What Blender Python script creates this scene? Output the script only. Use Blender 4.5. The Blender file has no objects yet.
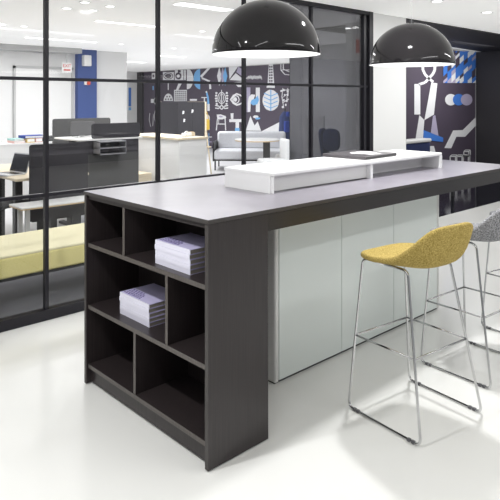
import bpy, bmesh, math, random
from mathutils import Vector, Matrix
random.seed(7)
PI = math.pi
scene = bpy.context.scene
col = scene.collection

# ------------------------------------------------------------------ materials
def mat(name, base, rough=0.5, metal=0.0, spec=0.5, coat=0.0, emit=None, estr=0.0):
    m = bpy.data.materials.new(name); m.use_nodes = True
    b = m.node_tree.nodes['Principled BSDF']
    b.inputs['Base Color'].default_value = (*base, 1)
    b.inputs['Roughness'].default_value = rough
    b.inputs['Metallic'].default_value = metal
    b.inputs['Specular IOR Level'].default_value = spec
    b.inputs['Coat Weight'].default_value = coat
    b.inputs['Coat Roughness'].default_value = 0.05
    if emit:
        b.inputs['Emission Color'].default_value = (*emit, 1)
        b.inputs['Emission Strength'].default_value = estr
    return m

def noisy(m, c1, c2, scale=(1, 1, 1), nscale=20, detail=4, bump=0.0, lo=0.3, hi=0.7):
    nt = m.node_tree; N = nt.nodes; b = N['Principled BSDF']
    tc = N.new('ShaderNodeTexCoord'); mp = N.new('ShaderNodeMapping')
    mp.inputs['Scale'].default_value = scale
    nz = N.new('ShaderNodeTexNoise'); nz.inputs['Scale'].default_value = nscale; nz.inputs['Detail'].default_value = detail
    cr = N.new('ShaderNodeValToRGB')
    cr.color_ramp.elements[0].position = lo; cr.color_ramp.elements[0].color = (*c1, 1)
    cr.color_ramp.elements[1].position = hi; cr.color_ramp.elements[1].color = (*c2, 1)
    nt.links.new(tc.outputs['Object'], mp.inputs['Vector']); nt.links.new(mp.outputs['Vector'], nz.inputs['Vector'])
    nt.links.new(nz.outputs['Fac'], cr.inputs['Fac']); nt.links.new(cr.outputs['Color'], b.inputs['Base Color'])
    if bump:
        bp = N.new('ShaderNodeBump'); bp.inputs['Strength'].default_value = bump; bp.inputs['Distance'].default_value = 0.002
        nt.links.new(nz.outputs['Fac'], bp.inputs['Height']); nt.links.new(bp.outputs['Normal'], b.inputs['Normal'])
    return m

def glass_mat(name, tint, refl=0.07):
    m = bpy.data.materials.new(name); m.use_nodes = True
    nt = m.node_tree; N = nt.nodes; N.remove(N['Principled BSDF'])
    t = N.new('ShaderNodeBsdfTransparent'); t.inputs['Color'].default_value = (*tint, 1)
    g = N.new('ShaderNodeBsdfGlossy'); g.inputs['Roughness'].default_value = 0.02; g.inputs['Color'].default_value = (1, 1, 1, 1)
    mx = N.new('ShaderNodeMixShader'); mx.inputs['Fac'].default_value = refl
    nt.links.new(t.outputs[0], mx.inputs[1]); nt.links.new(g.outputs[0], mx.inputs[2])
    nt.links.new(mx.outputs[0], N['Material Output'].inputs['Surface'])
    return m

M = {}
M['wood'] = noisy(mat('dark_wood', (.03, .026, .027), .34, spec=.45), (.020, .016, .0165), (.035, .0275, .028), (60, 60, 1.2), 3, 5)
M['edge'] = noisy(mat('wood_edge', (.13, .115, .105), .45), (.075, .066, .06), (.115, .10, .092), (40, 40, 2), 4)
M['side_edge'] = mat('side_edge', (.052, .046, .044), .45)
M['top'] = noisy(mat('counter_laminate', (.15, .14, .16), .30, spec=.9, coat=.0), (.215, .20, .235), (.255, .24, .275), (1, 1, 1), 5, 3)
M['apron'] = noisy(mat('counter_apron', (.03, .027, .028), .35), (.015, .0135, .0145), (.024, .021, .0225), (1.2, 60, 60), 3, 5)
M['door_glass'] = mat('pale_green_door', (.78, .83, .805), .25, spec=.4)
M['white'] = mat('white_lacquer', (.82, .82, .81), .3)
M['white_metal'] = mat('white_metal', (.74, .74, .72), .35)
M['riser'] = mat('riser_white', (.86, .86, .86), .35)
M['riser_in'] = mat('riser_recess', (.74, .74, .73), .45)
M['black'] = mat('black_matte', (.02, .02, .022), .5)
M['frame'] = mat('black_frame', (.013, .012, .017), .4, spec=.35)
M['lamp_black'] = mat('lamp_black_gloss', (.010, .009, .010), .06, spec=.36, coat=0)
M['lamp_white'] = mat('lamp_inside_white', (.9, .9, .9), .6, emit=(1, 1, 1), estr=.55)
M['bulb'] = mat('lamp_diffuser', (.9, .9, .9), .5, emit=(1, .98, .95), estr=3)
M['cable'] = mat('cable_grey', (.6, .6, .6), .5)
M['chrome'] = mat('chrome', (.60, .60, .61), .10, metal=1)
M['foot'] = mat('clear_foot', (.10, .10, .11), .3)
M['floor'] = noisy(mat('floor_resin', (.80, .80, .775), .17, spec=.45), (.78, .78, .755), (.80, .80, .775), (1, 1, 1), .8, 2)
M['office_floor'] = mat('office_floor', (.62, .62, .63), .35)
M['carpet'] = noisy(mat('carpet_grey', (.10, .10, .115), .95), (.075, .075, .09), (.12, .12, .135), (1, 1, 1), 150, 4)
M['dark_floor'] = mat('dark_gloss_floor', (.012, .012, .018), .09, spec=.8)
M['ceiling'] = mat('ceiling_white_glow', (.84, .84, .83), .9, emit=(1, .995, .98), estr=.27)  # weak glow of its own stands in for bounced room light
M['wall'] = mat('wall_white', (.80, .80, .795), .8)
M['grey_wall'] = mat('wall_grey', (.62, .62, .63), .8)
M['dark_wall'] = mat('wall_black', (.022, .02, .024), .6)
M['mural'] = mat('mural_aubergine', (.070, .054, .082), .7)
M['mw'] = mat('mural_white', (.80, .80, .82), .7)
M['ml'] = mat('mural_lavender', (.42, .38, .52), .7)
M['mb'] = mat('mural_blue', (.05, .19, .62), .7)
M['mc'] = mat('mural_sky_blue', (.18, .45, .80), .7)
M['glass'] = glass_mat('clear_glass', (.97, .975, .98), .06)
M['tint'] = glass_mat('tinted_glass', (.165, .165, .18), .045)
M['blue'] = mat('wall_blue', (.045, .085, .27), .6)
M['yellow'] = noisy(mat('yellow_fabric', (.5, .36, .06), .95, spec=.2), (.23, .165, .03), (.60, .455, .16), (1, 1, 1), 170, 3, .5)
M['grey_fab'] = noisy(mat('grey_fabric', (.2, .2, .21), .95, spec=.2), (.03, .03, .035), (.50, .50, .52), (1, 1, 1), 170, 3, .5)
M['bench'] = noisy(mat('bench_yellow', (.66, .58, .22), .95, spec=.2), (.64, .57, .22), (.76, .69, .33), (1, 1, 1), 150, 3)
M['bench_top_lit'] = noisy(mat('bench_yellow_lit', (.78, .72, .48), .95, spec=.2), (.72, .67, .45), (.80, .75, .53), (1, 1, 1), 150, 3)  # paler copy of the bench yellow: light from above put into the colour
M['sofa'] = noisy(mat('sofa_grey', (.5, .51, .54), .95, spec=.2), (.55, .56, .60), (.66, .67, .70), (1, 1, 1), 60, 3)
M['pale_fab'] = mat('pale_fabric', (.66, .67, .68), .95)
M['panel'] = noisy(mat('panel_felt', (.045, .043, .05), .95, spec=.2), (.035, .034, .04), (.055, .053, .06), (1, 1, 1), 200, 3)
M['panel_mid'] = noisy(mat('panel_felt_mid', (.09, .09, .092), .95, spec=.2), (.07, .07, .072), (.11, .11, .112), (1, 1, 1), 200, 3)
M['panel_grey'] = mat('monitor_back', (.13, .13, .135), .7)
M['tray'] = mat('tray_grey', (.24, .24, .26), .5)
M['birch'] = noisy(mat('birch', (.72, .62, .46), .5), (.66, .56, .40), (.76, .67, .52), (2, 30, 30), 2, 4)
M['oak'] = mat('oak_edge', (.62, .46, .27), .5)
M['navy'] = mat('navy_fabric', (.028, .042, .125), .9)
M['navy_b'] = mat('blue_fabric', (.03, .06, .30), .9)
M['laptop'] = mat('aluminium', (.62, .63, .65), .35, metal=.6)
M['screen'] = mat('screen_dark', (.015, .017, .025), .25)
M['cover'] = mat('book_cover', (.62, .58, .84), .4)
M['spine'] = mat('book_spine', (.78, .77, .88), .45)
M['page'] = mat('book_pages', (.36, .33, .28), .8)
M['ink'] = mat('purple_ink', (.10, .07, .28), .6)
M['red'] = mat('red', (.6, .06, .05), .5)
M['mag'] = mat('catalogue_dark', (.10, .092, .10), .3)
M['lightstrip'] = mat('light_strip', (1, 1, 1), .5, emit=(1, 1, 1), estr=3.0)
M['spot'] = mat('spot_lens', (1, 1, 1), .5, emit=(1, 1, 1), estr=6)
M['teal'] = mat('teal', (.30, .55, .52), .6)
M['pink'] = mat('salmon', (.72, .42, .38), .6)
M['alarm'] = mat('alarm_red', (.65, .08, .04), .4)
M['light_grey'] = mat('light_grey', (.5, .5, .5), .5)
M['yel_obj'] = mat('yellow_plastic', (.66, .45, .06), .5)

# ------------------------------------------------------------------ mesh helpers
def box(bm, x0, x1, y0, y1, z0, z1, mi=0):
    vs = [bm.verts.new(p) for p in ((x0, y0, z0), (x1, y0, z0), (x1, y1, z0), (x0, y1, z0), (x0, y0, z1), (x1, y0, z1), (x1, y1, z1), (x0, y1, z1))]
    fs = []
    for q in ((3, 2, 1, 0), (4, 5, 6, 7), (0, 1, 5, 4), (1, 2, 6, 5), (2, 3, 7, 6), (3, 0, 4, 7)):
        f = bm.faces.new([vs[i] for i in q]); f.material_index = mi; fs.append(f)
    return fs

def rbox(bm, x0, x1, y0, y1, z0, z1, r=.01, seg=3, mi=0):
    t = bmesh.new(); box(t, x0, x1, y0, y1, z0, z1)
    bmesh.ops.bevel(t, geom=list(t.edges), offset=r, segments=seg, affect='EDGES', profile=.5)
    merge(bm, t, mi)

def merge(bm, t, mi=0, mx=None):
    mp = {}
    for v in t.verts: mp[v] = bm.verts.new(mx @ v.co if mx else v.co)
    for f in t.faces:
        nf = bm.faces.new([mp[v] for v in f.verts]); nf.material_index = mi; nf.smooth = f.smooth
    t.free()

def tube(bm, pts, r, seg=10, mi=0, closed=False):
    pts = [Vector(p) for p in pts]; rings = []; n = len(pts); ref = None
    for i, p in enumerate(pts):
        if closed: d = (pts[(i + 1) % n] - pts[i - 1])
        else: d = pts[min(i + 1, n - 1)] - pts[max(i - 1, 0)]
        d.normalize()
        if ref is None: ref = Vector((0, 0, 1)) if abs(d.z) < .9 else Vector((1, 0, 0))
        a = d.cross(ref)
        if a.length < 1e-4: a = d.cross(Vector((.3, .9, .1)))
        a.normalize(); b = a.cross(d); ref = b.copy()
        rr = r[i] if isinstance(r, (list, tuple)) else r
        rings.append([bm.verts.new(p + rr * (math.cos(t) * a + math.sin(t) * b)) for t in [2 * PI * k / seg for k in range(seg)]])
    for i in range(n if closed else n - 1):
        A, B = rings[i], rings[(i + 1) % n]
        for k in range(seg):
            f = bm.faces.new((A[k], A[(k + 1) % seg], B[(k + 1) % seg], B[k])); f.smooth = True; f.material_index = mi
    if not closed:
        f = bm.faces.new(rings[0][::-1]); f.material_index = mi
        f = bm.faces.new(rings[-1]); f.material_index = mi

def smooth_path(pts, rad=.02, n=5):
    pts = [Vector(p) for p in pts]; out = [pts[0]]
    for i in range(1, len(pts) - 1):
        a, b, c = pts[i - 1], pts[i], pts[i + 1]
        d1 = (a - b); d2 = (c - b); r = min(rad, d1.length * .45, d2.length * .45)
        p0 = b + d1.normalized() * r; p1 = b + d2.normalized() * r
        for k in range(n + 1):
            t = k / n; out.append((1 - t) ** 2 * p0 + 2 * t * (1 - t) * b + t * t * p1)
    out.append(pts[-1]); return out

def lathe(bm, prof, cx=0, cy=0, seg=32, mi=0, smooth=True):
    rings = []
    for r, z in prof:
        if r < 1e-6: rings.append([bm.verts.new((cx, cy, z))])
        else: rings.append([bm.verts.new((cx + r * math.cos(2 * PI * k / seg), cy + r * math.sin(2 * PI * k / seg), z)) for k in range(seg)])
    for A, B in zip(rings, rings[1:]):
        for k in range(seg):
            a = [A[k % len(A)], A[(k + 1) % len(A)], B[(k + 1) % len(B)], B[k % len(B)]]
            u = []
            for v in a:
                if v not in u: u.append(v)
            if len(u) > 2:
                f = bm.faces.new(u); f.smooth = smooth; f.material_index = mi

def cyl(bm, cx, cy, z0, z1, r, seg=24, mi=0, r1=None):
    r1 = r if r1 is None else r1
    lathe(bm, [(0, z0), (r, z0), (r1, z1), (0, z1)], cx, cy, seg, mi, False)

def poly(bm, pts, mi=0):
    f = bm.faces.new([bm.verts.new(p) for p in pts]); f.material_index = mi; return f

def rplate(bm, w, h, t, r, mx, mi=0, seg=5):
    """upright plate of width w (local x), height h (local z), thickness t (local y) with rounded corners"""
    pts = []
    for cx, cz, a in ((w / 2 - r, h - r, 0), (-w / 2 + r, h - r, 90), (-w / 2 + r, r, 180), (w / 2 - r, r, 270)):
        for k in range(seg + 1):
            b = math.radians(a + 90 * k / seg); pts.append((cx + r * math.cos(b), cz + r * math.sin(b)))
    F = [bm.verts.new(mx @ Vector((x, -t / 2, z))) for x, z in pts]; B = [bm.verts.new(mx @ Vector((x, t / 2, z))) for x, z in pts]
    f = bm.faces.new(F); f.material_index = mi; f = bm.faces.new(B[::-1]); f.material_index = mi
    n = len(pts)
    for k in range(n):
        f = bm.faces.new((F[k], B[k], B[(k + 1) % n], F[(k + 1) % n])); f.material_index = mi

def obj(name, bm, m, parent=None, normals=True):
    if normals: bmesh.ops.recalc_face_normals(bm, faces=list(bm.faces))
    me = bpy.data.meshes.new(name); bm.to_mesh(me); bm.free()
    for q in (m if isinstance(m, (list, tuple)) else [m]): me.materials.append(q)
    o = bpy.data.objects.new(name, me); col.objects.link(o)
    if parent is not None: o.parent = parent
    return o

def bevel_mod(o, w=.003, seg=2):
    b = o.modifiers.new('bevel', 'BEVEL'); b.width = w; b.segments = seg; b.limit_method = 'ANGLE'
    return o

def tag(o, label, cat, group=None, kind=None):
    o['label'] = label; o['category'] = cat
    if group: o['group'] = group
    if kind: o['kind'] = kind
    return o

def thing(name, label, cat, loc=(0, 0, 0), rz=0, group=None):
    o = bpy.data.objects.new(name, None); col.objects.link(o); o.empty_display_size = .1
    o.location = loc; o.rotation_euler = (0, 0, rz); tag(o, label, cat, group); return o

def struct(name, bm, m, normals=True):
    o = obj(name, bm, m, None, normals); o['kind'] = 'structure'; return o

def copy_tree(o, parent=None):
    c = o.copy(); col.objects.link(c)
    if parent is not None: c.parent = parent
    for ch in list(o.children): copy_tree(ch, c)
    return c

def B(): return bmesh.new()
def bx(name, dims, m, parent=None, r=0, seg=2):
    bm = B()
    if r: rbox(bm, *dims, r=r, seg=seg)
    else: box(bm, *dims)
    return obj(name, bm, m, parent)
def sbx(name, dims, m):
    bm = B(); box(bm, *dims); return struct(name, bm, m)
MURAL_A = [('w',1,[(15.4,2.51),(14.75,2.49),(14.75,2.22),(15.4,2.23)]),
('d',2,[(14.78,2.35),(14.8,2.32),(14.84,2.29),(14.9,2.26),(14.98,2.25),(15.07,2.25),(15.17,2.25),(15.25,2.27),(15.32,2.3),(15.36,2.33),(15.37,2.37),(15.36,2.41),(15.32,2.44),(15.25,2.46),(15.17,2.48),(15.07,2.48),(14.98,2.47),(14.9,2.45),(14.84,2.42),(14.8,2.39)]),
('w',3,[(14.83,2.35),(14.84,2.33),(14.88,2.34),(14.88,2.36)]),
('w',3,[(14.84,2.33),(14.88,2.3),(14.91,2.32),(14.88,2.34)]),
('w',3,[(14.88,2.3),(14.93,2.28),(14.96,2.3),(14.91,2.32)]),
('w',3,[(14.93,2.28),(15.0,2.27),(15.01,2.29),(14.96,2.3)]),
('w',3,[(15.0,2.27),(15.07,2.27),(15.07,2.29),(15.01,2.29)]),
('w',3,[(15.07,2.27),(15.15,2.27),(15.14,2.3),(15.07,2.29)]),
('w',3,[(15.15,2.27),(15.22,2.29),(15.19,2.31),(15.14,2.3)]),
('w',3,[(15.22,2.29),(15.28,2.31),(15.24,2.33),(15.19,2.31)]),
('w',3,[(15.28,2.31),(15.31,2.34),(15.27,2.35),(15.24,2.33)]),
('w',3,[(15.31,2.34),(15.33,2.37),(15.28,2.37),(15.27,2.35)]),
('w',3,[(15.33,2.37),(15.31,2.4),(15.27,2.39),(15.28,2.37)]),
('w',3,[(15.31,2.4),(15.28,2.42),(15.24,2.41),(15.27,2.39)]),
('w',3,[(15.28,2.42),(15.22,2.44),(15.19,2.42),(15.24,2.41)]),
('w',3,[(15.22,2.44),(15.15,2.46),(15.14,2.43),(15.19,2.42)]),
('w',3,[(15.15,2.46),(15.07,2.46),(15.07,2.43),(15.14,2.43)]),
('w',3,[(15.07,2.46),(15.0,2.45),(15.01,2.43),(15.07,2.43)]),
('w',3,[(15.0,2.45),(14.93,2.44),(14.96,2.42),(15.01,2.43)]),
('w',3,[(14.93,2.44),(14.88,2.41),(14.91,2.4),(14.96,2.42)]),
('w',3,[(14.88,2.41),(14.84,2.38),(14.88,2.38),(14.91,2.4)]),
('w',3,[(14.84,2.38),(14.83,2.35),(14.88,2.36),(14.88,2.38)]),
('w',1,[(14.7,2.56),(14.21,2.54),(14.21,2.2),(14.7,2.21)]),
('d',2,[(14.31,2.34),(14.32,2.31),(14.34,2.27),(14.38,2.25),(14.43,2.23),(14.49,2.23),(14.55,2.24),(14.6,2.26),(14.64,2.28),(14.66,2.31),(14.67,2.35),(14.66,2.39),(14.64,2.42),(14.6,2.44),(14.55,2.46),(14.49,2.46),(14.43,2.45),(14.38,2.44),(14.34,2.41),(14.32,2.38)]),
('w',3,[(14.4,2.34),(14.41,2.33),(14.42,2.31),(14.44,2.3),(14.46,2.29),(14.49,2.29),(14.52,2.29),(14.54,2.3),(14.56,2.31),(14.57,2.33),(14.58,2.35),(14.57,2.37),(14.56,2.38),(14.54,2.39),(14.52,2.4),(14.49,2.4),(14.46,2.4),(14.44,2.39),(14.42,2.38),(14.41,2.36)]),
('d',2,[(14.52,2.55),(14.36,2.54),(14.36,2.46),(14.52,2.46)]),
('w',1,[(14.17,2.54),(14.08,2.53),(14.08,2.2),(14.17,2.2)]),
('w',1,[(14.44,2.18),(14.24,2.17),(14.5,1.87),(14.64,1.87)]),
('w',1,[(15.11,2.19),(15.05,2.19),(15.05,1.88),(15.11,1.88)]),
('w',1,[(14.02,2.58),(13.94,2.56),(13.86,2.54),(13.79,2.49),(13.74,2.44),(13.7,2.37),(13.67,2.3),(13.66,2.22),(13.67,2.15),(13.7,2.08),(13.74,2.02),(13.79,1.96),(13.86,1.92),(13.94,1.9),(14.02,1.89)]),
('b',1,[(13.31,1.88),(13.38,1.89),(13.46,1.92),(13.53,1.96),(13.59,2.01),(13.63,2.08),(13.65,2.15),(13.66,2.22),(13.65,2.3),(13.63,2.37),(13.59,2.43),(13.53,2.48),(13.46,2.52),(13.38,2.54),(13.31,2.55)]),
('w',1,[(13.23,2.25),(12.8,2.54),(12.88,2.59),(13.32,2.31)]),
('w',1,[(13.24,2.22),(12.84,2.1),(12.8,2.15),(13.2,2.27)]),
('w',1,[(12.87,2.12),(12.84,1.88),(12.74,1.89),(12.77,2.12)]),
('w',1,[(12.35,2.57),(12.24,2.28),(12.35,1.97),(12.46,2.29)]),
('l',2,[(12.18,2.56),(12.08,2.28),(12.18,1.97),(12.29,2.28)]),
('b',3,[(12.06,2.56),(11.96,2.27),(12.06,1.97),(12.17,2.28)]),
('w',1,[(11.9,2.55),(11.46,2.56),(11.87,2.18)]),
('w',1,[(11.87,2.15),(11.58,2.35),(11.26,2.17),(11.26,2.11)]),
('w',1,[(11.67,2.08),(11.26,2.09),(11.26,1.93),(11.48,1.93)]),
('l',1,[(11.46,2.55),(11.26,2.44),(11.26,2.23),(11.55,2.38)]),
('w',1,[(11.13,2.18),(11.1,2.16),(11.01,2.22),(11.04,2.24)]),
('w',1,[(11.05,2.15),(11.02,2.15),(11.02,2.23),(11.05,2.23)]),
('w',1,[(10.98,2.16),(10.94,2.18),(11.03,2.24),(11.06,2.22)]),
('w',1,[(10.94,2.18),(10.91,2.2),(11.0,2.26),(11.03,2.24)]),
('w',1,[(10.96,2.19),(10.92,2.19),(10.92,2.27),(10.95,2.27)]),
('w',1,[(10.97,2.2),(10.93,2.18),(10.85,2.23),(10.88,2.26)]),
('w',1,[(10.93,2.18),(10.9,2.15),(10.81,2.21),(10.85,2.23)]),
('w',1,[(10.86,2.14),(10.82,2.14),(10.83,2.22),(10.86,2.22)]),
('w',1,[(10.78,2.15),(10.75,2.18),(10.84,2.23),(10.87,2.21)]),
('w',1,[(10.75,2.17),(10.72,2.2),(10.8,2.26),(10.84,2.23)]),
('w',1,[(10.76,2.19),(10.73,2.18),(10.73,2.27),(10.76,2.27)]),
('w',1,[(10.77,2.2),(10.74,2.17),(10.66,2.23),(10.69,2.25)]),
('w',1,[(10.74,2.17),(10.71,2.15),(10.62,2.21),(10.66,2.23)]),
('w',1,[(10.66,2.14),(10.63,2.14),(10.64,2.22),(10.67,2.22)]),
('w',1,[(10.59,2.15),(10.56,2.17),(10.65,2.23),(10.68,2.21)]),
('w',1,[(10.56,2.17),(10.53,2.19),(10.61,2.25),(10.65,2.23)]),
('w',1,[(10.58,2.18),(10.54,2.18),(10.54,2.26),(10.57,2.26)]),
('w',1,[(10.58,2.19),(10.55,2.17),(10.47,2.22),(10.5,2.25)]),
('w',1,[(10.55,2.17),(10.52,2.15),(10.44,2.2),(10.47,2.22)]),
('w',1,[(10.47,2.13),(10.44,2.13),(10.45,2.21),(10.48,2.21)]),
('w',1,[(10.16,2.57),(10.0,2.57),(9.94,1.94),(10.22,1.94)]),
('w',1,[(10.25,1.94),(9.92,1.94),(9.92,1.88),(10.25,1.89)]),
('d',2,[(10.15,2.51),(10.09,2.51),(10.09,2.46),(10.15,2.46)]),
('d',2,[(10.07,2.51),(10.01,2.5),(10.01,2.46),(10.07,2.46)]),
('d',2,[(10.15,2.43),(10.09,2.43),(10.09,2.38),(10.15,2.38)]),
('d',2,[(10.07,2.43),(10.01,2.42),(10.01,2.38),(10.07,2.38)]),
('d',2,[(10.15,2.35),(10.09,2.35),(10.09,2.3),(10.15,2.3)]),
('d',2,[(10.07,2.35),(10.01,2.35),(10.01,2.3),(10.07,2.3)]),
('d',2,[(10.15,2.27),(10.09,2.27),(10.09,2.22),(10.15,2.22)]),
('d',2,[(10.07,2.27),(10.01,2.27),(10.01,2.22),(10.07,2.22)]),
('d',2,[(10.15,2.19),(10.09,2.19),(10.09,2.14),(10.15,2.14)]),
('d',2,[(10.07,2.19),(10.01,2.19),(10.01,2.14),(10.07,2.14)]),
('d',2,[(10.15,2.11),(10.09,2.11),(10.09,2.06),(10.15,2.06)]),
('d',2,[(10.07,2.11),(10.01,2.11),(10.01,2.06),(10.07,2.06)]),
('d',2,[(10.15,2.03),(10.09,2.03),(10.09,1.98),(10.15,1.99)]),
('d',2,[(10.07,2.03),(10.01,2.03),(10.01,1.98),(10.07,1.98)]),
('w',1,[(9.7,2.58),(9.7,2.38),(9.67,2.38),(9.67,2.57)]),
('w',1,[(9.7,2.37),(9.54,2.24),(9.52,2.26),(9.67,2.39)]),
('w',1,[(9.53,2.24),(9.34,2.22),(9.34,2.24),(9.53,2.26)]),
('w',1,[(9.61,2.57),(9.61,2.4),(9.57,2.4),(9.57,2.57)]),
('w',1,[(9.6,2.39),(9.35,2.3),(9.34,2.32),(9.58,2.41)]),
('w',1,[(9.69,2.37),(9.34,2.36),(9.34,2.38),(9.69,2.39)]),
('w',1,[(15.36,1.5),(15.35,1.56),(15.33,1.61),(15.29,1.66),(15.25,1.7),(15.2,1.73),(15.14,1.75),(15.07,1.76),(15.01,1.75),(14.96,1.73),(14.9,1.7),(14.86,1.66),(14.83,1.61),(14.81,1.56),(14.8,1.5)]),
('d',2,[(15.18,1.56),(15.19,1.54),(15.22,1.53),(15.26,1.53),(15.27,1.56),(15.26,1.58),(15.22,1.59),(15.19,1.58)]),
('d',2,[(15.03,1.56),(15.04,1.54),(15.07,1.53),(15.1,1.54),(15.11,1.56),(15.1,1.58),(15.07,1.59),(15.04,1.58)]),
('d',2,[(14.87,1.56),(14.88,1.54),(14.92,1.53),(14.95,1.54),(14.96,1.56),(14.95,1.58),(14.92,1.59),(14.88,1.58)]),
('d',2,[(15.11,1.65),(15.12,1.63),(15.15,1.62),(15.18,1.63),(15.2,1.65),(15.18,1.67),(15.15,1.68),(15.12,1.67)]),
('d',2,[(14.95,1.65),(14.96,1.63),(14.99,1.62),(15.02,1.63),(15.04,1.65),(15.02,1.67),(14.99,1.68),(14.96,1.67)]),
('w',1,[(14.74,1.88),(14.02,1.87),(14.02,1.5),(14.74,1.49)]),
('d',2,[(14.68,1.84),(14.61,1.84),(14.61,1.8),(14.68,1.8)]),
('d',2,[(14.68,1.77),(14.61,1.77),(14.61,1.73),(14.68,1.73)]),
('d',2,[(14.68,1.7),(14.61,1.7),(14.61,1.66),(14.68,1.66)]),
('d',2,[(14.68,1.63),(14.61,1.63),(14.61,1.59),(14.68,1.59)]),
('d',2,[(14.68,1.56),(14.61,1.56),(14.61,1.52),(14.68,1.52)]),
('d',2,[(14.57,1.84),(14.5,1.84),(14.5,1.8),(14.57,1.8)]),
('d',2,[(14.57,1.77),(14.5,1.77),(14.5,1.73),(14.57,1.73)]),
('d',2,[(14.57,1.7),(14.5,1.7),(14.5,1.66),(14.57,1.66)]),
('d',2,[(14.57,1.63),(14.5,1.63),(14.5,1.59),(14.57,1.59)]),
('d',2,[(14.57,1.56),(14.5,1.56),(14.5,1.52),(14.57,1.52)]),
('d',2,[(14.46,1.84),(14.38,1.84),(14.38,1.8),(14.46,1.8)]),
('d',2,[(14.46,1.77),(14.38,1.77),(14.38,1.73),(14.46,1.73)]),
('d',2,[(14.46,1.7),(14.38,1.7),(14.38,1.66),(14.46,1.66)]),
('d',2,[(14.46,1.63),(14.38,1.63),(14.38,1.59),(14.46,1.59)]),
('d',2,[(14.46,1.56),(14.38,1.56),(14.38,1.52),(14.46,1.52)]),
('d',2,[(14.34,1.84),(14.27,1.84),(14.27,1.8),(14.34,1.8)]),
('d',2,[(14.34,1.77),(14.27,1.77),(14.27,1.73),(14.34,1.73)]),
('d',2,[(14.34,1.7),(14.27,1.7),(14.27,1.66),(14.34,1.66)]),
('d',2,[(14.34,1.63),(14.27,1.63),(14.27,1.59),(14.34,1.59)]),
('d',2,[(14.34,1.56),(14.27,1.56),(14.27,1.52),(14.34,1.52)]),
('d',2,[(14.23,1.84),(14.16,1.83),(14.16,1.79),(14.23,1.8)]),
('d',2,[(14.23,1.77),(14.16,1.77),(14.16,1.73),(14.23,1.73)]),
('d',2,[(14.23,1.7),(14.16,1.7),(14.16,1.66),(14.23,1.66)]),
('d',2,[(14.23,1.63),(14.16,1.63),(14.16,1.59),(14.23,1.59)]),
('d',2,[(14.23,1.56),(14.16,1.56),(14.16,1.52),(14.23,1.52)]),
('d',2,[(14.12,1.83),(14.05,1.83),(14.05,1.79),(14.12,1.79)]),
('d',2,[(14.12,1.77),(14.05,1.77),(14.05,1.73),(14.12,1.73)]),
('d',2,[(14.12,1.7),(14.05,1.7),(14.05,1.66),(14.12,1.66)]),
('d',2,[(14.12,1.63),(14.05,1.63),(14.05,1.59),(14.12,1.59)]),
('d',2,[(14.12,1.56),(14.05,1.56),(14.05,1.52),(14.12,1.52)]),
('w',1,[(13.86,1.57),(13.48,1.57),(13.48,1.51),(13.86,1.51)]),
('w',1,[(16.15,1.57),(15.84,1.57),(15.84,1.43),(16.15,1.43)]),
('w',1,[(15.71,1.5),(15.73,1.43),(15.77,1.38),(15.84,1.37),(15.9,1.38),(15.94,1.43),(15.96,1.5),(15.94,1.56),(15.9,1.61),(15.84,1.63),(15.77,1.61),(15.73,1.56)]),
('b',1,[(13.01,1.76),(12.94,1.79),(12.87,1.63),(12.82,1.28),(12.94,1.28),(12.95,1.57)]),
('w',2,[(12.94,1.79),(12.96,1.77),(12.99,1.76),(13.02,1.77),(13.03,1.79),(13.02,1.82),(12.99,1.83),(12.96,1.82)]),
('w',1,[(13.25,1.63),(12.97,1.63),(12.97,1.6),(13.25,1.6)]),
('w',1,[(13.12,1.6),(13.06,1.6),(13.06,1.22),(13.12,1.21)]),
('w',2,[(12.94,1.41),(12.82,1.41),(12.82,1.19),(12.94,1.19)]),
('w',1,[(12.04,1.6),(12.05,1.54),(12.08,1.55),(12.08,1.6)]),
('w',1,[(12.05,1.54),(12.08,1.49),(12.11,1.5),(12.08,1.55)]),
('w',1,[(12.08,1.49),(12.12,1.45),(12.14,1.47),(12.11,1.5)]),
('w',1,[(12.12,1.45),(12.18,1.42),(12.19,1.45),(12.14,1.47)]),
('w',1,[(12.18,1.42),(12.24,1.41),(12.24,1.44),(12.19,1.45)]),
('w',1,[(12.24,1.41),(12.3,1.42),(12.29,1.45),(12.24,1.44)]),
('w',1,[(12.3,1.42),(12.36,1.45),(12.33,1.47),(12.29,1.45)]),
('w',1,[(12.36,1.45),(12.4,1.49),(12.37,1.5),(12.33,1.47)]),
('w',1,[(12.4,1.49),(12.43,1.54),(12.39,1.55),(12.37,1.5)]),
('w',1,[(12.43,1.54),(12.44,1.6),(12.4,1.6),(12.39,1.55)]),
('w',1,[(12.44,1.6),(12.43,1.66),(12.39,1.65),(12.4,1.6)]),
('w',1,[(12.43,1.66),(12.4,1.71),(12.37,1.7),(12.39,1.65)]),
('w',1,[(12.4,1.71),(12.36,1.75),(12.33,1.73),(12.37,1.7)]),
('w',1,[(12.36,1.75),(12.3,1.78),(12.29,1.75),(12.33,1.73)]),
('w',1,[(12.3,1.78),(12.24,1.79),(12.24,1.76),(12.29,1.75)]),
('w',1,[(12.24,1.79),(12.18,1.78),(12.19,1.75),(12.24,1.76)]),
('w',1,[(12.18,1.78),(12.12,1.75),(12.14,1.73),(12.19,1.75)]),
('w',1,[(12.12,1.75),(12.08,1.71),(12.11,1.69),(12.14,1.73)]),
('w',1,[(12.08,1.71),(12.05,1.66),(12.08,1.65),(12.11,1.69)]),
('w',1,[(12.05,1.66),(12.04,1.6),(12.08,1.6),(12.08,1.65)]),
('w',1,[(12.13,1.6),(12.13,1.56),(12.16,1.56),(12.16,1.6)]),
('w',1,[(12.13,1.56),(12.15,1.52),(12.17,1.53),(12.16,1.56)]),
('w',1,[(12.15,1.52),(12.17,1.49),(12.19,1.5),(12.17,1.53)]),
('w',1,[(12.17,1.49),(12.2,1.47),(12.21,1.48),(12.19,1.5)]),
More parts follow.
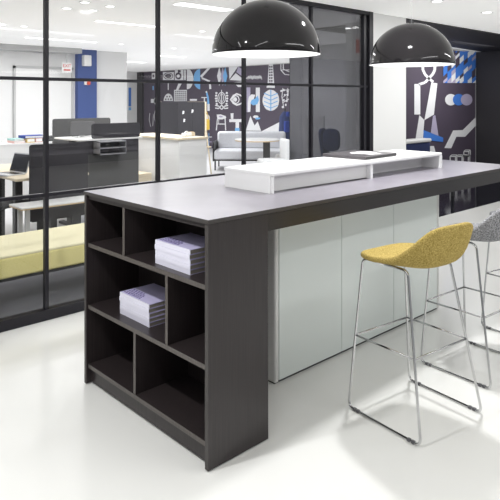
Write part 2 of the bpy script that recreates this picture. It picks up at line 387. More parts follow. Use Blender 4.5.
('w',1,[(12.2,1.47),(12.24,1.46),(12.24,1.48),(12.21,1.48)]),
('w',1,[(12.24,1.46),(12.27,1.47),(12.26,1.48),(12.24,1.48)]),
('w',1,[(12.27,1.47),(12.3,1.49),(12.29,1.5),(12.26,1.48)]),
('w',1,[(12.3,1.49),(12.33,1.52),(12.3,1.53),(12.29,1.5)]),
('w',1,[(12.33,1.52),(12.34,1.56),(12.32,1.56),(12.3,1.53)]),
('w',1,[(12.34,1.56),(12.35,1.6),(12.32,1.6),(12.32,1.56)]),
('w',1,[(12.35,1.6),(12.34,1.64),(12.32,1.64),(12.32,1.6)]),
('w',1,[(12.34,1.64),(12.33,1.68),(12.3,1.67),(12.32,1.64)]),
('w',1,[(12.33,1.68),(12.3,1.71),(12.29,1.7),(12.3,1.67)]),
('w',1,[(12.3,1.71),(12.27,1.73),(12.26,1.72),(12.29,1.7)]),
('w',1,[(12.27,1.73),(12.24,1.74),(12.24,1.72),(12.26,1.72)]),
('w',1,[(12.24,1.74),(12.2,1.73),(12.21,1.71),(12.24,1.72)]),
('w',1,[(12.2,1.73),(12.17,1.71),(12.19,1.7),(12.21,1.71)]),
('w',1,[(12.17,1.71),(12.15,1.68),(12.17,1.67),(12.19,1.7)]),
('w',1,[(12.15,1.68),(12.13,1.64),(12.16,1.64),(12.17,1.67)]),
('w',1,[(12.13,1.64),(12.13,1.6),(12.16,1.6),(12.16,1.64)]),
('w',1,[(12.26,1.85),(12.26,1.35),(12.22,1.35),(12.22,1.85)]),
('w',1,[(12.43,1.76),(12.45,1.73),(12.49,1.72),(12.53,1.73),(12.55,1.76),(12.53,1.78),(12.49,1.79),(12.45,1.78)]),
('w',1,[(12.45,1.67),(12.46,1.65),(12.51,1.64),(12.55,1.65),(12.56,1.67),(12.55,1.7),(12.51,1.71),(12.46,1.7)]),
('w',1,[(12.45,1.59),(12.47,1.56),(12.51,1.55),(12.55,1.56),(12.57,1.59),(12.55,1.61),(12.51,1.62),(12.47,1.61)]),
('w',1,[(12.43,1.5),(12.45,1.48),(12.49,1.47),(12.53,1.48),(12.55,1.5),(12.53,1.53),(12.49,1.54),(12.45,1.53)]),
('w',1,[(12.42,1.42),(12.43,1.39),(12.47,1.38),(12.52,1.39),(12.53,1.42),(12.52,1.44),(12.47,1.45),(12.43,1.44)]),
('w',1,[(12.26,1.39),(12.4,1.28),(12.36,1.26),(12.22,1.37)]),
('w',1,[(12.38,1.29),(12.55,1.3),(12.56,1.27),(12.39,1.25)]),
('w',1,[(12.22,1.25),(12.36,1.36),(12.4,1.34),(12.26,1.23)]),
('w',1,[(12.38,1.37),(12.55,1.38),(12.56,1.35),(12.39,1.33)]),
('w',1,[(11.94,1.75),(11.95,1.73),(11.99,1.72),(12.03,1.73),(12.05,1.75),(12.03,1.78),(11.99,1.79),(11.95,1.78)]),
('w',1,[(11.92,1.67),(11.94,1.65),(11.98,1.64),(12.02,1.65),(12.03,1.67),(12.02,1.69),(11.98,1.7),(11.94,1.69)]),
('w',1,[(11.92,1.59),(11.94,1.56),(11.97,1.55),(12.01,1.56),(12.03,1.59),(12.01,1.61),(11.97,1.62),(11.94,1.61)]),
('w',1,[(11.93,1.5),(11.95,1.48),(11.99,1.47),(12.03,1.48),(12.04,1.5),(12.03,1.53),(11.99,1.54),(11.95,1.53)]),
('w',1,[(11.95,1.42),(11.97,1.4),(12.01,1.39),(12.05,1.4),(12.06,1.42),(12.05,1.44),(12.01,1.45),(11.97,1.44)]),
('w',1,[(12.26,1.37),(12.12,1.26),(12.07,1.29),(12.22,1.39)]),
('w',1,[(12.09,1.26),(11.93,1.27),(11.93,1.31),(12.1,1.29)]),
('w',1,[(12.22,1.23),(12.07,1.34),(12.12,1.36),(12.26,1.25)]),
('w',1,[(12.09,1.33),(11.93,1.35),(11.93,1.39),(12.1,1.37)]),
('w',1,[(11.85,1.55),(11.71,1.69),(11.53,1.75),(11.35,1.7),(11.22,1.58),(11.22,1.51),(11.35,1.4),(11.53,1.36),(11.71,1.42)]),
('d',2,[(11.77,1.55),(11.67,1.64),(11.53,1.7),(11.35,1.65),(11.24,1.55),(11.35,1.45),(11.53,1.41),(11.67,1.46)]),
('w',3,[(11.4,1.55),(11.41,1.51),(11.45,1.52),(11.44,1.55)]),
('w',3,[(11.41,1.51),(11.43,1.48),(11.47,1.49),(11.45,1.52)]),
('w',3,[(11.43,1.48),(11.47,1.45),(11.49,1.47),(11.47,1.49)]),
('w',3,[(11.47,1.45),(11.51,1.43),(11.53,1.46),(11.49,1.47)]),
('w',3,[(11.51,1.43),(11.56,1.42),(11.56,1.45),(11.53,1.46)]),
('w',3,[(11.56,1.42),(11.61,1.43),(11.6,1.46),(11.56,1.45)]),
('w',3,[(11.61,1.43),(11.66,1.45),(11.63,1.47),(11.6,1.46)]),
('w',3,[(11.66,1.45),(11.7,1.48),(11.66,1.49),(11.63,1.47)]),
('w',3,[(11.7,1.48),(11.72,1.51),(11.68,1.52),(11.66,1.49)]),
('w',3,[(11.72,1.51),(11.73,1.55),(11.68,1.55),(11.68,1.52)]),
('w',3,[(11.73,1.55),(11.72,1.59),(11.68,1.58),(11.68,1.55)]),
('w',3,[(11.72,1.59),(11.7,1.63),(11.66,1.61),(11.68,1.58)]),
('w',3,[(11.7,1.63),(11.66,1.66),(11.63,1.63),(11.66,1.61)]),
('w',3,[(11.66,1.66),(11.61,1.68),(11.6,1.65),(11.63,1.63)]),
('w',3,[(11.61,1.68),(11.56,1.68),(11.56,1.65),(11.6,1.65)]),
('w',3,[(11.56,1.68),(11.51,1.68),(11.53,1.65),(11.56,1.65)]),
('w',3,[(11.51,1.68),(11.47,1.66),(11.49,1.63),(11.53,1.65)]),
('w',3,[(11.47,1.66),(11.43,1.63),(11.47,1.61),(11.49,1.63)]),
('w',3,[(11.43,1.63),(11.41,1.59),(11.45,1.58),(11.47,1.61)]),
('w',3,[(11.41,1.59),(11.4,1.55),(11.44,1.55),(11.45,1.58)]),
('w',3,[(11.51,1.55),(11.52,1.53),(11.53,1.51),(11.55,1.5),(11.57,1.49),(11.59,1.48),(11.62,1.49),(11.64,1.5),(11.66,1.51),(11.67,1.53),(11.68,1.55),(11.67,1.57),(11.66,1.59),(11.64,1.61),(11.62,1.62),(11.59,1.62),(11.57,1.62),(11.55,1.61),(11.53,1.59),(11.52,1.57)]),
('l',1,[(11.09,1.91),(10.93,1.91),(10.93,1.19),(11.09,1.18)]),
('w',1,[(10.7,1.9),(10.53,1.9),(10.53,1.19),(10.7,1.19)]),
('w',2,[(11.04,1.45),(11.0,1.63),(10.87,1.71),(10.72,1.69),(10.78,1.57),(10.91,1.45),(10.93,1.19),(11.04,1.18)]),
('b',3,[(10.93,1.44),(10.87,1.54),(10.72,1.58),(10.61,1.67),(10.56,1.54),(10.63,1.42),(10.8,1.38)]),
('w',1,[(9.75,1.53),(9.76,1.47),(9.78,1.4),(9.82,1.34),(9.88,1.3),(9.94,1.26),(10.01,1.24),(10.08,1.23),(10.15,1.24),(10.23,1.26),(10.29,1.29),(10.34,1.34),(10.38,1.4),(10.41,1.46),(10.42,1.53),(10.41,1.6),(10.38,1.66),(10.34,1.72),(10.29,1.77),(10.23,1.8),(10.15,1.83),(10.08,1.83),(10.01,1.82),(9.94,1.8),(9.88,1.76),(9.82,1.72),(9.78,1.66),(9.76,1.6)]),
('b',2,[(10.1,1.83),(10.1,1.23),(10.06,1.23),(10.06,1.83)]),
('b',2,[(10.07,1.66),(10.35,1.75),(10.36,1.72),(10.09,1.64)]),
('b',2,[(10.07,1.64),(9.8,1.72),(9.82,1.74),(10.09,1.66)]),
('b',2,[(10.07,1.54),(10.35,1.63),(10.36,1.61),(10.09,1.52)]),
('b',2,[(10.07,1.52),(9.8,1.61),(9.82,1.63),(10.09,1.54)]),
('b',2,[(10.07,1.43),(10.35,1.51),(10.36,1.49),(10.09,1.41)]),
('b',2,[(10.07,1.41),(9.8,1.5),(9.82,1.52),(10.09,1.43)]),
('b',2,[(10.07,1.32),(10.35,1.4),(10.36,1.38),(10.09,1.3)]),
('b',2,[(10.07,1.3),(9.8,1.38),(9.82,1.4),(10.09,1.32)]),
('w',1,[(9.62,1.88),(9.66,1.62),(9.63,1.62),(9.6,1.87)]),
('w',1,[(9.66,1.62),(9.58,1.32),(9.56,1.32),(9.63,1.63)]),
('w',1,[(9.69,1.8),(9.36,1.81),(9.36,1.83),(9.69,1.82)]),
('w',1,[(9.64,1.59),(9.37,1.73),(9.39,1.74),(9.65,1.6)]),
('w',1,[(9.62,1.45),(9.37,1.56),(9.39,1.58),(9.63,1.47)]),
('w',1,[(9.43,1.87),(9.47,1.54),(9.44,1.54),(9.41,1.87)]),
('w',2,[(9.63,1.79),(9.64,1.77),(9.67,1.76),(9.69,1.77),(9.71,1.79),(9.69,1.82),(9.67,1.82),(9.64,1.81)]),
('w',2,[(9.53,1.82),(9.54,1.79),(9.57,1.78),(9.6,1.79),(9.61,1.82),(9.6,1.84),(9.57,1.85),(9.54,1.84)]),
('w',2,[(9.38,1.77),(9.39,1.75),(9.42,1.74),(9.45,1.75),(9.46,1.78),(9.45,1.8),(9.42,1.81),(9.39,1.8)]),
('w',2,[(9.49,1.68),(9.51,1.66),(9.53,1.65),(9.56,1.66),(9.57,1.68),(9.56,1.7),(9.53,1.71),(9.51,1.7)]),
('w',2,[(9.38,1.68),(9.39,1.66),(9.42,1.65),(9.45,1.66),(9.46,1.68),(9.45,1.7),(9.42,1.71),(9.39,1.7)]),
('w',2,[(9.53,1.54),(9.54,1.52),(9.57,1.51),(9.6,1.52),(9.61,1.54),(9.6,1.56),(9.57,1.57),(9.54,1.56)]),
('w',2,[(9.42,1.51),(9.43,1.49),(9.46,1.48),(9.48,1.49),(9.49,1.51),(9.48,1.54),(9.46,1.55),(9.43,1.54)]),
('w',2,[(9.57,1.34),(9.58,1.32),(9.61,1.31),(9.64,1.32),(9.65,1.34),(9.64,1.37),(9.61,1.38),(9.58,1.37)]),
('w',2,[(9.46,1.4),(9.47,1.38),(9.49,1.37),(9.52,1.38),(9.53,1.4),(9.52,1.43),(9.49,1.44),(9.47,1.43)]),
('w',1,[(12.82,0.95),(12.82,0.91),(12.84,0.87),(12.87,0.84),(12.91,0.82),(12.95,0.81),(12.99,0.82),(13.03,0.83),(13.05,0.86),(13.07,0.9),(13.08,0.94),(13.07,0.98),(13.05,1.02),(13.03,1.05),(12.99,1.07),(12.95,1.08),(12.91,1.07),(12.87,1.05),(12.84,1.03),(12.82,0.99)]),
('w',1,[(13.07,0.79),(12.83,0.8),(12.83,0.58),(13.07,0.57)]),
('w',1,[(12.48,1.08),(12.28,1.09),(12.04,1.04),(12.02,0.98),(12.23,0.93),(12.44,0.94)]),
('l',2,[(12.18,1.02),(12.21,1.0),(12.28,0.99),(12.35,1.0),(12.37,1.02),(12.35,1.04),(12.28,1.05),(12.21,1.04)]),
('w',1,[(12.46,0.96),(12.52,0.59),(12.47,0.58),(12.42,0.96)]),
('w',1,[(12.1,0.98),(12.07,0.6),(12.02,0.6),(12.05,0.98)]),
('w',1,[(12.47,0.77),(12.06,0.78),(12.06,0.81),(12.47,0.8)]),
('w',1,[(12.39,0.94),(12.4,0.79),(12.37,0.79),(12.36,0.94)]),
('w',1,[(11.88,0.95),(11.22,0.97),(11.22,0.88),(11.88,0.86)]),
('w',1,[(11.59,0.87),(11.43,0.88),(11.43,0.52),(11.59,0.51)]),
('b',2,[(11.61,0.69),(11.41,0.7),(11.41,0.61),(11.61,0.6)]),
('w',1,[(11.82,1.13),(11.68,1.14),(11.69,0.96),(11.8,0.96)]),
('w',1,[(11.13,0.63),(10.93,1.07),(10.75,0.79),(10.62,0.92),(10.48,0.65)]),
('w',1,[(10.58,1.05),(10.6,1.03),(10.64,1.01),(10.7,1.0),(10.76,1.01),(10.8,1.02),(10.82,1.05),(10.8,1.07),(10.76,1.09),(10.7,1.09),(10.64,1.09),(10.6,1.07)]),
('b',2,[(10.51,1.01),(10.52,0.99),(10.56,0.98),(10.61,0.97),(10.67,0.97),(10.71,0.98),(10.72,1.0),(10.71,1.02),(10.67,1.03),(10.61,1.03),(10.56,1.03),(10.52,1.02)]),
('w',1,[(10.47,0.63),(9.69,0.94),(9.69,0.59),(10.45,0.58)]),
('w',1,[(9.65,1.01),(9.58,1.01),(9.58,0.59),(9.65,0.59)]),
('b',1,[(13.19,0.47),(13.19,-0.14),(13.15,-0.14),(13.15,0.47)]),
('w',1,[(13.04,0.48),(13.04,-0.13),(13.0,-0.13),(13.0,0.48)]),
('b',1,[(12.88,0.48),(12.88,-0.12),(12.85,-0.12),(12.85,0.49)]),
('w',1,[(13.3,0.33),(12.72,0.35),(12.72,0.38),(13.3,0.35)]),
('l',1,[(13.3,0.17),(12.72,0.2),(12.72,0.22),(13.3,0.19)]),
('w',1,[(13.3,0.0),(12.72,0.04),(12.72,0.06),(13.3,0.03)]),
('w',1,[(15.72,0.97),(15.74,0.86),(15.76,0.87),(15.75,0.97)]),
('w',1,[(15.74,0.86),(15.78,0.78),(15.79,0.79),(15.76,0.87)]),
('w',1,[(15.78,0.78),(15.84,0.75),(15.84,0.77),(15.79,0.79)]),
('w',1,[(15.84,0.75),(15.89,0.78),(15.88,0.79),(15.84,0.77)]),
('w',1,[(15.89,0.78),(15.93,0.86),(15.91,0.86),(15.88,0.79)]),
('w',1,[(15.93,0.86),(15.95,0.96),(15.92,0.96),(15.91,0.86)]),
('w',1,[(15.95,0.96),(15.93,1.07),(15.91,1.06),(15.92,0.96)]),
('w',1,[(15.93,1.07),(15.89,1.15),(15.88,1.14),(15.91,1.06)]),
('w',1,[(15.89,1.15),(15.84,1.18),(15.84,1.16),(15.88,1.14)]),
('w',1,[(15.84,1.18),(15.78,1.15),(15.79,1.14),(15.84,1.16)]),
('w',1,[(15.78,1.15),(15.74,1.07),(15.76,1.07),(15.79,1.14)]),
('w',1,[(15.74,1.07),(15.72,0.97),(15.75,0.97),(15.76,1.07)]),
('w',1,[(16.23,1.06),(16.27,0.81),(16.24,0.81),(16.2,1.06)]),
('w',1,[(16.27,0.81),(16.16,0.56),(16.14,0.57),(16.24,0.81)]),
('w',1,[(16.0,1.03),(16.04,0.6),(16.01,0.6),(15.98,1.03)]),
('b',1,[(16.04,2.03),(16.04,1.89),(15.97,1.89),(15.97,2.03)]),
('w',1,[(16.09,2.5),(15.84,2.49),(15.84,2.28),(16.09,2.28)]),
('d',2,[(15.92,2.39),(15.94,2.35),(15.98,2.33),(16.03,2.35),(16.05,2.39),(16.03,2.43),(15.98,2.44),(15.94,2.43)])]
MURAL_B = [('w',1,[(8.319,2.179),(8.326,2.105),(8.417,2.11),(8.41,2.185)]),
('w',1,[(8.331,2.096),(8.397,2.024),(8.48,2.047),(8.413,2.119)]),
('w',1,[(8.404,2.018),(8.545,1.937),(8.615,1.971),(8.472,2.052)]),
('w',1,[(8.552,1.934),(8.714,1.871),(8.772,1.912),(8.609,1.974)]),
('w',1,[(8.75,2.197),(8.746,2.121),(8.842,2.123),(8.845,2.199)]),
('w',1,[(8.751,2.131),(8.682,2.053),(8.767,2.034),(8.837,2.112)]),
('w',1,[(8.689,2.059),(8.545,1.97),(8.615,1.939),(8.76,2.028)]),
('w',1,[(8.547,1.971),(8.405,1.891),(8.471,1.858),(8.613,1.938)]),
('w',1,[(8.424,1.897),(8.216,1.858),(8.243,1.813),(8.452,1.852)]),
('w',1,[(8.67,1.881),(8.89,1.869),(8.765,1.271),(8.421,1.172)]),
('w',1,[(8.077,1.842),(8.281,1.846),(8.281,1.281),(8.077,1.285)]),
('w',1,[(8.247,1.273),(8.421,1.176),(8.393,0.983),(8.368,0.768),(8.101,0.781)]),
('l',1,[(8.728,1.245),(8.816,1.262),(8.935,0.86),(8.648,0.926)]),
('b',2,[(8.386,0.991),(9.104,0.817),(9.104,0.732),(8.386,0.81)]),
('w',1,[(8.562,0.683),(8.765,0.672),(8.834,0.535),(8.527,0.554)]),
('w',1,[(9.116,2.408),(9.273,2.494),(9.273,2.431),(9.116,2.345)]),
('l',1,[(9.116,2.283),(9.273,2.368),(9.273,2.26),(9.116,2.176)]),
('b',1,[(9.116,2.176),(9.273,2.26),(9.273,2.197),(9.116,2.114)]),
('b',1,[(9.116,2.114),(9.273,2.197),(9.273,2.089),(9.116,2.007)]),
('l',1,[(9.116,1.919),(9.273,2.001),(9.273,1.938),(9.16,1.88),(9.116,1.879)]),
('b',1,[(9.16,1.88),(9.273,1.938),(9.273,1.882)]),
('l',1,[(9.273,2.459),(9.368,2.512),(9.432,2.515),(9.432,2.458),(9.273,2.371)]),
('b',1,[(9.273,2.371),(9.432,2.458),(9.432,2.349),(9.273,2.263)]),
('b',1,[(9.273,2.263),(9.432,2.349),(9.432,2.285),(9.273,2.2)]),
('b',1,[(9.273,2.092),(9.432,2.176),(9.432,2.067),(9.273,1.984)]),
('b',1,[(9.273,1.984),(9.432,2.067),(9.432,2.004),(9.273,1.921)]),
('l',1,[(9.273,1.921),(9.432,2.004),(9.432,1.915),(9.372,1.884),(9.273,1.882)]),
('l',1,[(9.372,1.884),(9.432,1.915),(9.432,1.885)]),
('b',1,[(9.546,2.521),(9.432,2.46),(9.432,2.515)]),
('l',1,[(9.432,2.371),(9.595,2.458),(9.595,2.348),(9.432,2.262)]),
('w',1,[(9.432,2.262),(9.595,2.348),(9.595,2.258),(9.432,2.173)]),
('b',1,[(9.432,2.173),(9.595,2.258),(9.595,2.194),(9.432,2.109)]),
('l',1,[(9.432,2.109),(9.595,2.194),(9.595,2.104),(9.432,2.02)]),
('w',1,[(9.432,2.02),(9.595,2.104),(9.595,2.04),(9.432,1.957)]),
('w',1,[(9.432,1.957),(9.595,2.04),(9.595,1.976),(9.432,1.893)]),
('l',1,[(9.432,1.893),(9.595,1.976),(9.595,1.888),(9.432,1.885)]),
('b',1,[(9.678,2.529),(9.595,2.484),(9.595,2.524)]),
('w',1,[(9.595,2.42),(9.761,2.509),(9.761,2.444),(9.595,2.356)]),
('b',1,[(9.595,2.176),(9.761,2.263),(9.761,2.152),(9.595,2.066)]),
('b',1,[(9.595,2.066),(9.761,2.152),(9.761,2.04),(9.595,1.956)]),
('w',1,[(9.595,1.956),(9.761,2.04),(9.761,1.95),(9.641,1.889),(9.595,1.888)]),
('b',1,[(9.641,1.889),(9.761,1.95),(9.761,1.891)]),
('b',1,[(9.93,2.542),(9.93,2.539),(9.761,2.449),(9.761,2.533)]),
('b',1,[(9.761,2.449),(9.93,2.539),(9.93,2.473),(9.761,2.384)]),
('w',1,[(9.761,2.384),(9.93,2.473),(9.93,2.361),(9.761,2.273)]),
('b',1,[(9.761,2.273),(9.93,2.361),(9.93,2.27),(9.761,2.182)]),
('b',1,[(9.761,2.182),(9.93,2.27),(9.93,2.204),(9.761,2.117)]),
('b',1,[(9.761,2.117),(9.93,2.204),(9.93,2.113),(9.761,2.027)]),
('w',1,[(9.761,1.962),(9.93,2.047),(9.93,1.935),(9.845,1.893),(9.761,1.891)]),
('b',1,[(9.845,1.893),(9.93,1.935),(9.93,1.894)]),
('b',1,[(9.93,2.521),(9.975,2.545),(10.102,2.552),(10.102,2.52),(9.93,2.429)]),
('b',1,[(9.93,2.429),(10.102,2.52),(10.102,2.427),(9.93,2.338)]),
('b',1,[(9.93,2.246),(10.102,2.335),(10.102,2.242),(9.93,2.154)]),
('w',1,[(9.93,2.154),(10.102,2.242),(10.102,2.15),(9.93,2.062)]),
('b',1,[(9.93,2.062),(10.102,2.15),(10.102,2.057),(9.93,1.971)]),
('b',1,[(9.93,1.971),(10.102,2.057),(10.102,1.964),(9.962,1.895),(9.93,1.894)]),
('b',1,[(9.962,1.895),(10.102,1.964),(10.102,1.898),(10.1,1.897)]),
('b',1,[(10.1,1.897),(10.102,1.898),(10.102,1.897)]),
('b',1,[(10.171,2.556),(10.102,2.519),(10.102,2.552)]),
('w',1,[(10.102,2.519),(10.171,2.556),(10.278,2.561),(10.278,2.497),(10.102,2.406)]),
('b',1,[(10.102,2.406),(10.278,2.497),(10.278,2.383),(10.102,2.293)]),
('b',1,[(10.102,2.293),(10.278,2.383),(10.278,2.29),(10.102,2.2)]),
('l',1,[(10.102,2.2),(10.278,2.29),(10.278,2.223),(10.102,2.134)]),
('b',1,[(10.102,2.134),(10.278,2.223),(10.278,2.13),(10.102,2.042)]),
('b',1,[(10.102,2.042),(10.278,2.13),(10.278,2.036),(10.102,1.949)]),
('w',1,[(10.102,1.949),(10.278,2.036),(10.278,1.969),(10.132,1.898),(10.102,1.897)]),
('w',1,[(10.132,1.898),(10.278,1.969),(10.278,1.901)]),
('w',1,[(10.278,2.543),(10.317,2.564),(10.457,2.571),(10.457,2.569),(10.278,2.477)]),
('b',1,[(10.278,2.477),(10.457,2.569),(10.457,2.502),(10.278,2.41)]),
('l',1,[(10.278,2.41),(10.457,2.502),(10.457,2.435),(10.278,2.344)]),
('b',1,[(10.278,2.344),(10.457,2.435),(10.457,2.341),(10.278,2.25)]),
('b',1,[(10.278,2.25),(10.457,2.341),(10.457,2.225),(10.278,2.136)]),
('b',1,[(10.278,1.976),(10.457,2.064),(10.457,1.969),(10.317,1.901),(10.278,1.901)]),
('w',1,[(10.317,1.901),(10.457,1.969),(10.457,1.904)]),
('w',1,[(9.639,1.554),(9.631,1.524),(9.607,1.496),(9.57,1.472),(9.522,1.454),(9.466,1.443),(9.407,1.439),(9.348,1.444),(9.293,1.455),(9.246,1.474),(9.211,1.498),(9.188,1.525),(9.181,1.554),(9.188,1.584),(9.211,1.611),(9.246,1.635),(9.293,1.653),(9.348,1.665),(9.407,1.669),(9.466,1.665),(9.522,1.654),(9.57,1.636),(9.607,1.612),(9.631,1.584)]),
('b',2,[(9.956,1.554),(9.948,1.523),(9.924,1.495),(9.885,1.47),(9.835,1.452),(9.778,1.441),(9.716,1.437),(9.655,1.441),(9.598,1.453),(9.55,1.472),(9.513,1.496),(9.49,1.524),(9.482,1.554),(9.49,1.584),(9.513,1.612),(9.55,1.636),(9.598,1.654),(9.655,1.666),(9.716,1.671),(9.778,1.667),(9.835,1.656),(9.885,1.637),(9.924,1.613),(9.948,1.584)]),
('l',3,[(10.29,1.553),(10.281,1.522),(10.256,1.493),(10.216,1.469),(10.164,1.45),(10.105,1.438),(10.041,1.435),(9.977,1.439),(9.919,1.451),(9.868,1.47),(9.83,1.495),(9.806,1.523),(9.798,1.554),(9.806,1.584),(9.83,1.613),(9.868,1.637),(9.919,1.656),(9.977,1.668),(10.041,1.673),(10.105,1.669),(10.164,1.657),(10.216,1.638),(10.256,1.614),(10.281,1.585)]),
('w',1,[(9.154,0.612),(9.498,0.943),(9.889,0.937),(10.453,1.19),(10.466,1.016),(9.99,0.795),(9.627,0.811),(9.423,0.592)]),
('w',1,[(9.379,0.424),(9.594,0.41),(9.594,0.43),(9.379,0.444)]),
('w',1,[(9.574,0.421),(9.574,0.221),(9.614,0.218),(9.614,0.419)]),
('w',1,[(9.594,0.23),(9.379,0.246),(9.379,0.226),(9.594,0.21)]),
('w',1,[(9.399,0.235),(9.399,0.433),(9.36,0.435),(9.36,0.238)]),
('w',1,[(9.39,0.428),(9.45,0.453),(9.427,0.466),(9.368,0.44)]),
('w',1,[(9.438,0.452),(9.655,0.438),(9.655,0.454),(9.438,0.468)]),
('w',1,[(9.639,0.447),(9.639,0.246),(9.671,0.244),(9.671,0.445)]),
('w',1,[(9.643,0.252),(9.583,0.226),(9.606,0.213),(9.666,0.239)]),
('w',1,[(9.606,0.413),(9.666,0.44),(9.643,0.452),(9.583,0.426)]),
('w',1,[(9.635,0.407),(9.856,0.393),(9.856,0.413),(9.635,0.427)]),
('w',1,[(9.835,0.404),(9.835,0.201),(9.877,0.198),(9.877,0.401)]),
('w',1,[(9.856,0.21),(9.635,0.227),(9.635,0.207),(9.856,0.19)]),
('w',1,[(9.655,0.215),(9.655,0.416),(9.614,0.419),(9.614,0.218)]),
('w',1,[(9.646,0.411),(9.707,0.437),(9.684,0.45),(9.623,0.424)]),
('w',1,[(9.696,0.435),(9.919,0.421),(9.919,0.437),(9.696,0.451)]),
('w',1,[(9.902,0.43),(9.902,0.227),(9.935,0.224),(9.935,0.428)]),
('w',1,[(9.907,0.232),(9.844,0.206),(9.868,0.193),(9.93,0.219)]),
('w',1,[(9.868,0.396),(9.93,0.423),(9.907,0.436),(9.844,0.409)]),
('w',1,[(9.898,0.39),(10.126,0.375),(10.126,0.395),(9.898,0.41)]),
('w',1,[(10.104,0.386),(10.104,0.181),(10.147,0.177),(10.147,0.384)]),
('w',1,[(10.126,0.189),(9.898,0.207),(9.898,0.186),(10.126,0.169)]),
('w',1,[(9.919,0.195),(9.919,0.399),(9.877,0.401),(9.877,0.198)]),
('w',1,[(9.91,0.393),(9.972,0.42),(9.949,0.433),(9.886,0.406)]),
('w',1,[(9.96,0.418),(10.19,0.404),(10.19,0.42),(9.96,0.435)]),
('w',1,[(10.173,0.413),(10.173,0.206),(10.208,0.204),(10.208,0.411)]),
('w',1,[(10.178,0.212),(10.114,0.186),(10.138,0.172),(10.202,0.198)]),
('w',1,[(10.138,0.378),(10.202,0.405),(10.178,0.418),(10.114,0.392)]),
('w',1,[(9.935,0.487),(10.147,0.474),(10.147,0.495),(9.935,0.508)]),
('w',1,[(10.126,0.486),(10.126,0.385),(10.169,0.382),(10.169,0.483)]),
('w',1,[(10.147,0.394),(9.935,0.408),(9.935,0.387),(10.147,0.373)]),
('w',1,[(9.956,0.396),(9.956,0.496),(9.914,0.499),(9.914,0.399)]),
('w',1,[(9.947,0.491),(10.01,0.518),(9.986,0.531),(9.923,0.504)]),
('w',1,[(9.998,0.516),(10.212,0.504),(10.212,0.52),(9.998,0.533)]),
('w',1,[(10.195,0.513),(10.195,0.412),(10.229,0.409),(10.229,0.511)]),
('w',1,[(10.2,0.417),(10.135,0.39),(10.159,0.377),(10.224,0.404)]),
('w',1,[(10.159,0.478),(10.224,0.505),(10.2,0.518),(10.135,0.491)])]
CEIL = 2.57
GV = 2.14      # plane of the glass wall

# ================================================================== SETTING
sbx('floor', (-5, 11.5, -6, GV, -.05, 0), M['floor'])
sbx('floor_office', (-5, 4.8, 3.45, 17.5, -.05, 0), M['office_floor'])
bm = B(); box(bm, 4.8, 10.5, 4.0, 17.5, -.05, 0); struct('floor_lounge', bm, M['office_floor'])
sbx('floor_carpet', (-5, 4.8, GV, 3.45, -.05, 0), M['carpet'])
sbx('floor_niche', (4.8, 10.5, GV, 4.0, -.05, 0), M['dark_floor'])
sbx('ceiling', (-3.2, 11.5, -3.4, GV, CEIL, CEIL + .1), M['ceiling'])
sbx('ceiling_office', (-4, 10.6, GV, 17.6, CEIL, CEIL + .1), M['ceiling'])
bm = B()
for z in (CEIL - .012, CEIL - .001): pass
pts = [(4.887, GV + .001), (10.5, GV + .001), (10.5, 3.86), (8.9, 3.70), (4.887, 3.62)]
lo = [bm.verts.new((x, y, CEIL - .02)) for x, y in pts]; hi = [bm.verts.new((x, y, CEIL - .0005)) for x, y in pts]
bm.faces.new(lo[::-1]); bm.faces.new(hi)
for k in range(5): bm.faces.new((lo[k], lo[(k + 1) % 5], hi[(k + 1) % 5], hi[k]))
struct('ceiling_niche', bm, M['dark_wall'])
sbx('wall_pier', (4.165, 4.887, GV, GV + .14, 0, CEIL), M['wall'])
sbx('wall_return', (4.75, 4.887, GV + .14, 2.962, 0, CEIL), M['wall'])
sbx('wall_block', (7.0, 10.5, 4.0, 6.08, 0, CEIL), M['grey_wall'])
sbx('wall_niche', (10.5, 10.62, GV, 17.5, 0, CEIL), M['wall'])
sbx('wall_dark', (10.44, 10.5, GV, 3.97, 0, CEIL - .02), M['dark_wall'])
sbx('wall_front', (10.5, 11.5, GV, GV + .1, 0, CEIL), M['wall'])
sbx('wall_office', (-4, 5.306, 9.3, 9.42, 0, CEIL), M['wall'])
sbx('wall_far', (5.0, 10.5, 17.0, 17.1, 0, CEIL), M['wall'])
sbx('trim_1', (-4, 4.1, 9.0, 9.3, 2.47, CEIL), M['light_grey'])

# big sliding door in the far office wall
d = bpy.data.objects.new('door_1', None); col.objects.link(d); d['kind'] = 'structure'; d.location = (3.44, 9.3, 0)
bm = B(); box(bm, -.60, -.56, -.05, 0, 0, 2.19); box(bm, .56, .60, -.05, 0, 0, 2.19); box(bm, -.6, .6, -.05, 0, 2.15, 2.2); obj('door_frame', bm, M['light_grey'], d)
bx('door_leaf', (-.56, .56, -.03, 0, 0, 2.15), M['white'], d)

# glass partition: everything in it is one window
w = bpy.data.objects.new('window_1', None); col.objects.link(w); w['kind'] = 'structure'; w.location = (0, GV, 0)
UL, UR = -3.2, 4.165
bm = B(); box(bm, UL, UR, -.02, .05, 0, .075); bevel_mod(obj('bottom_rail', bm, M['frame'], w), .004)
bx('top_rail', (UL, UR, -.02, .05, CEIL - .04, CEIL), M['frame'], w)
bx('end_jamb', (4.095, UR, -.025, .055, 0, CEIL), M['frame'], w)
bx('end_jamb', (4.005, 4.05, -.01, .05, .075, CEIL - .045), M['frame'], w)
MUL = (-2.1, -1.0, .263, 1.216, 2.172, 3.115)
for u in MUL: bx('mullion', (u - .0135, u + .0135, -.008, .028, .075, CEIL - .045), M['frame'], w)
for z in (.888, 1.71): bx('cross_rail', (UL, 4.09, -.006, .026, z - .0115, z + .0115), M['frame'], w)
xs = [UL] + list(MUL) + [4.09]
for a, b in zip(xs, xs[1:]):
    bm = B(); poly(bm, [(a, .012, .075), (b, .012, .075), (b, .012, CEIL - .045), (a, .012, CEIL - .045)]); obj('glass_pane', bm, M['glass'], w)
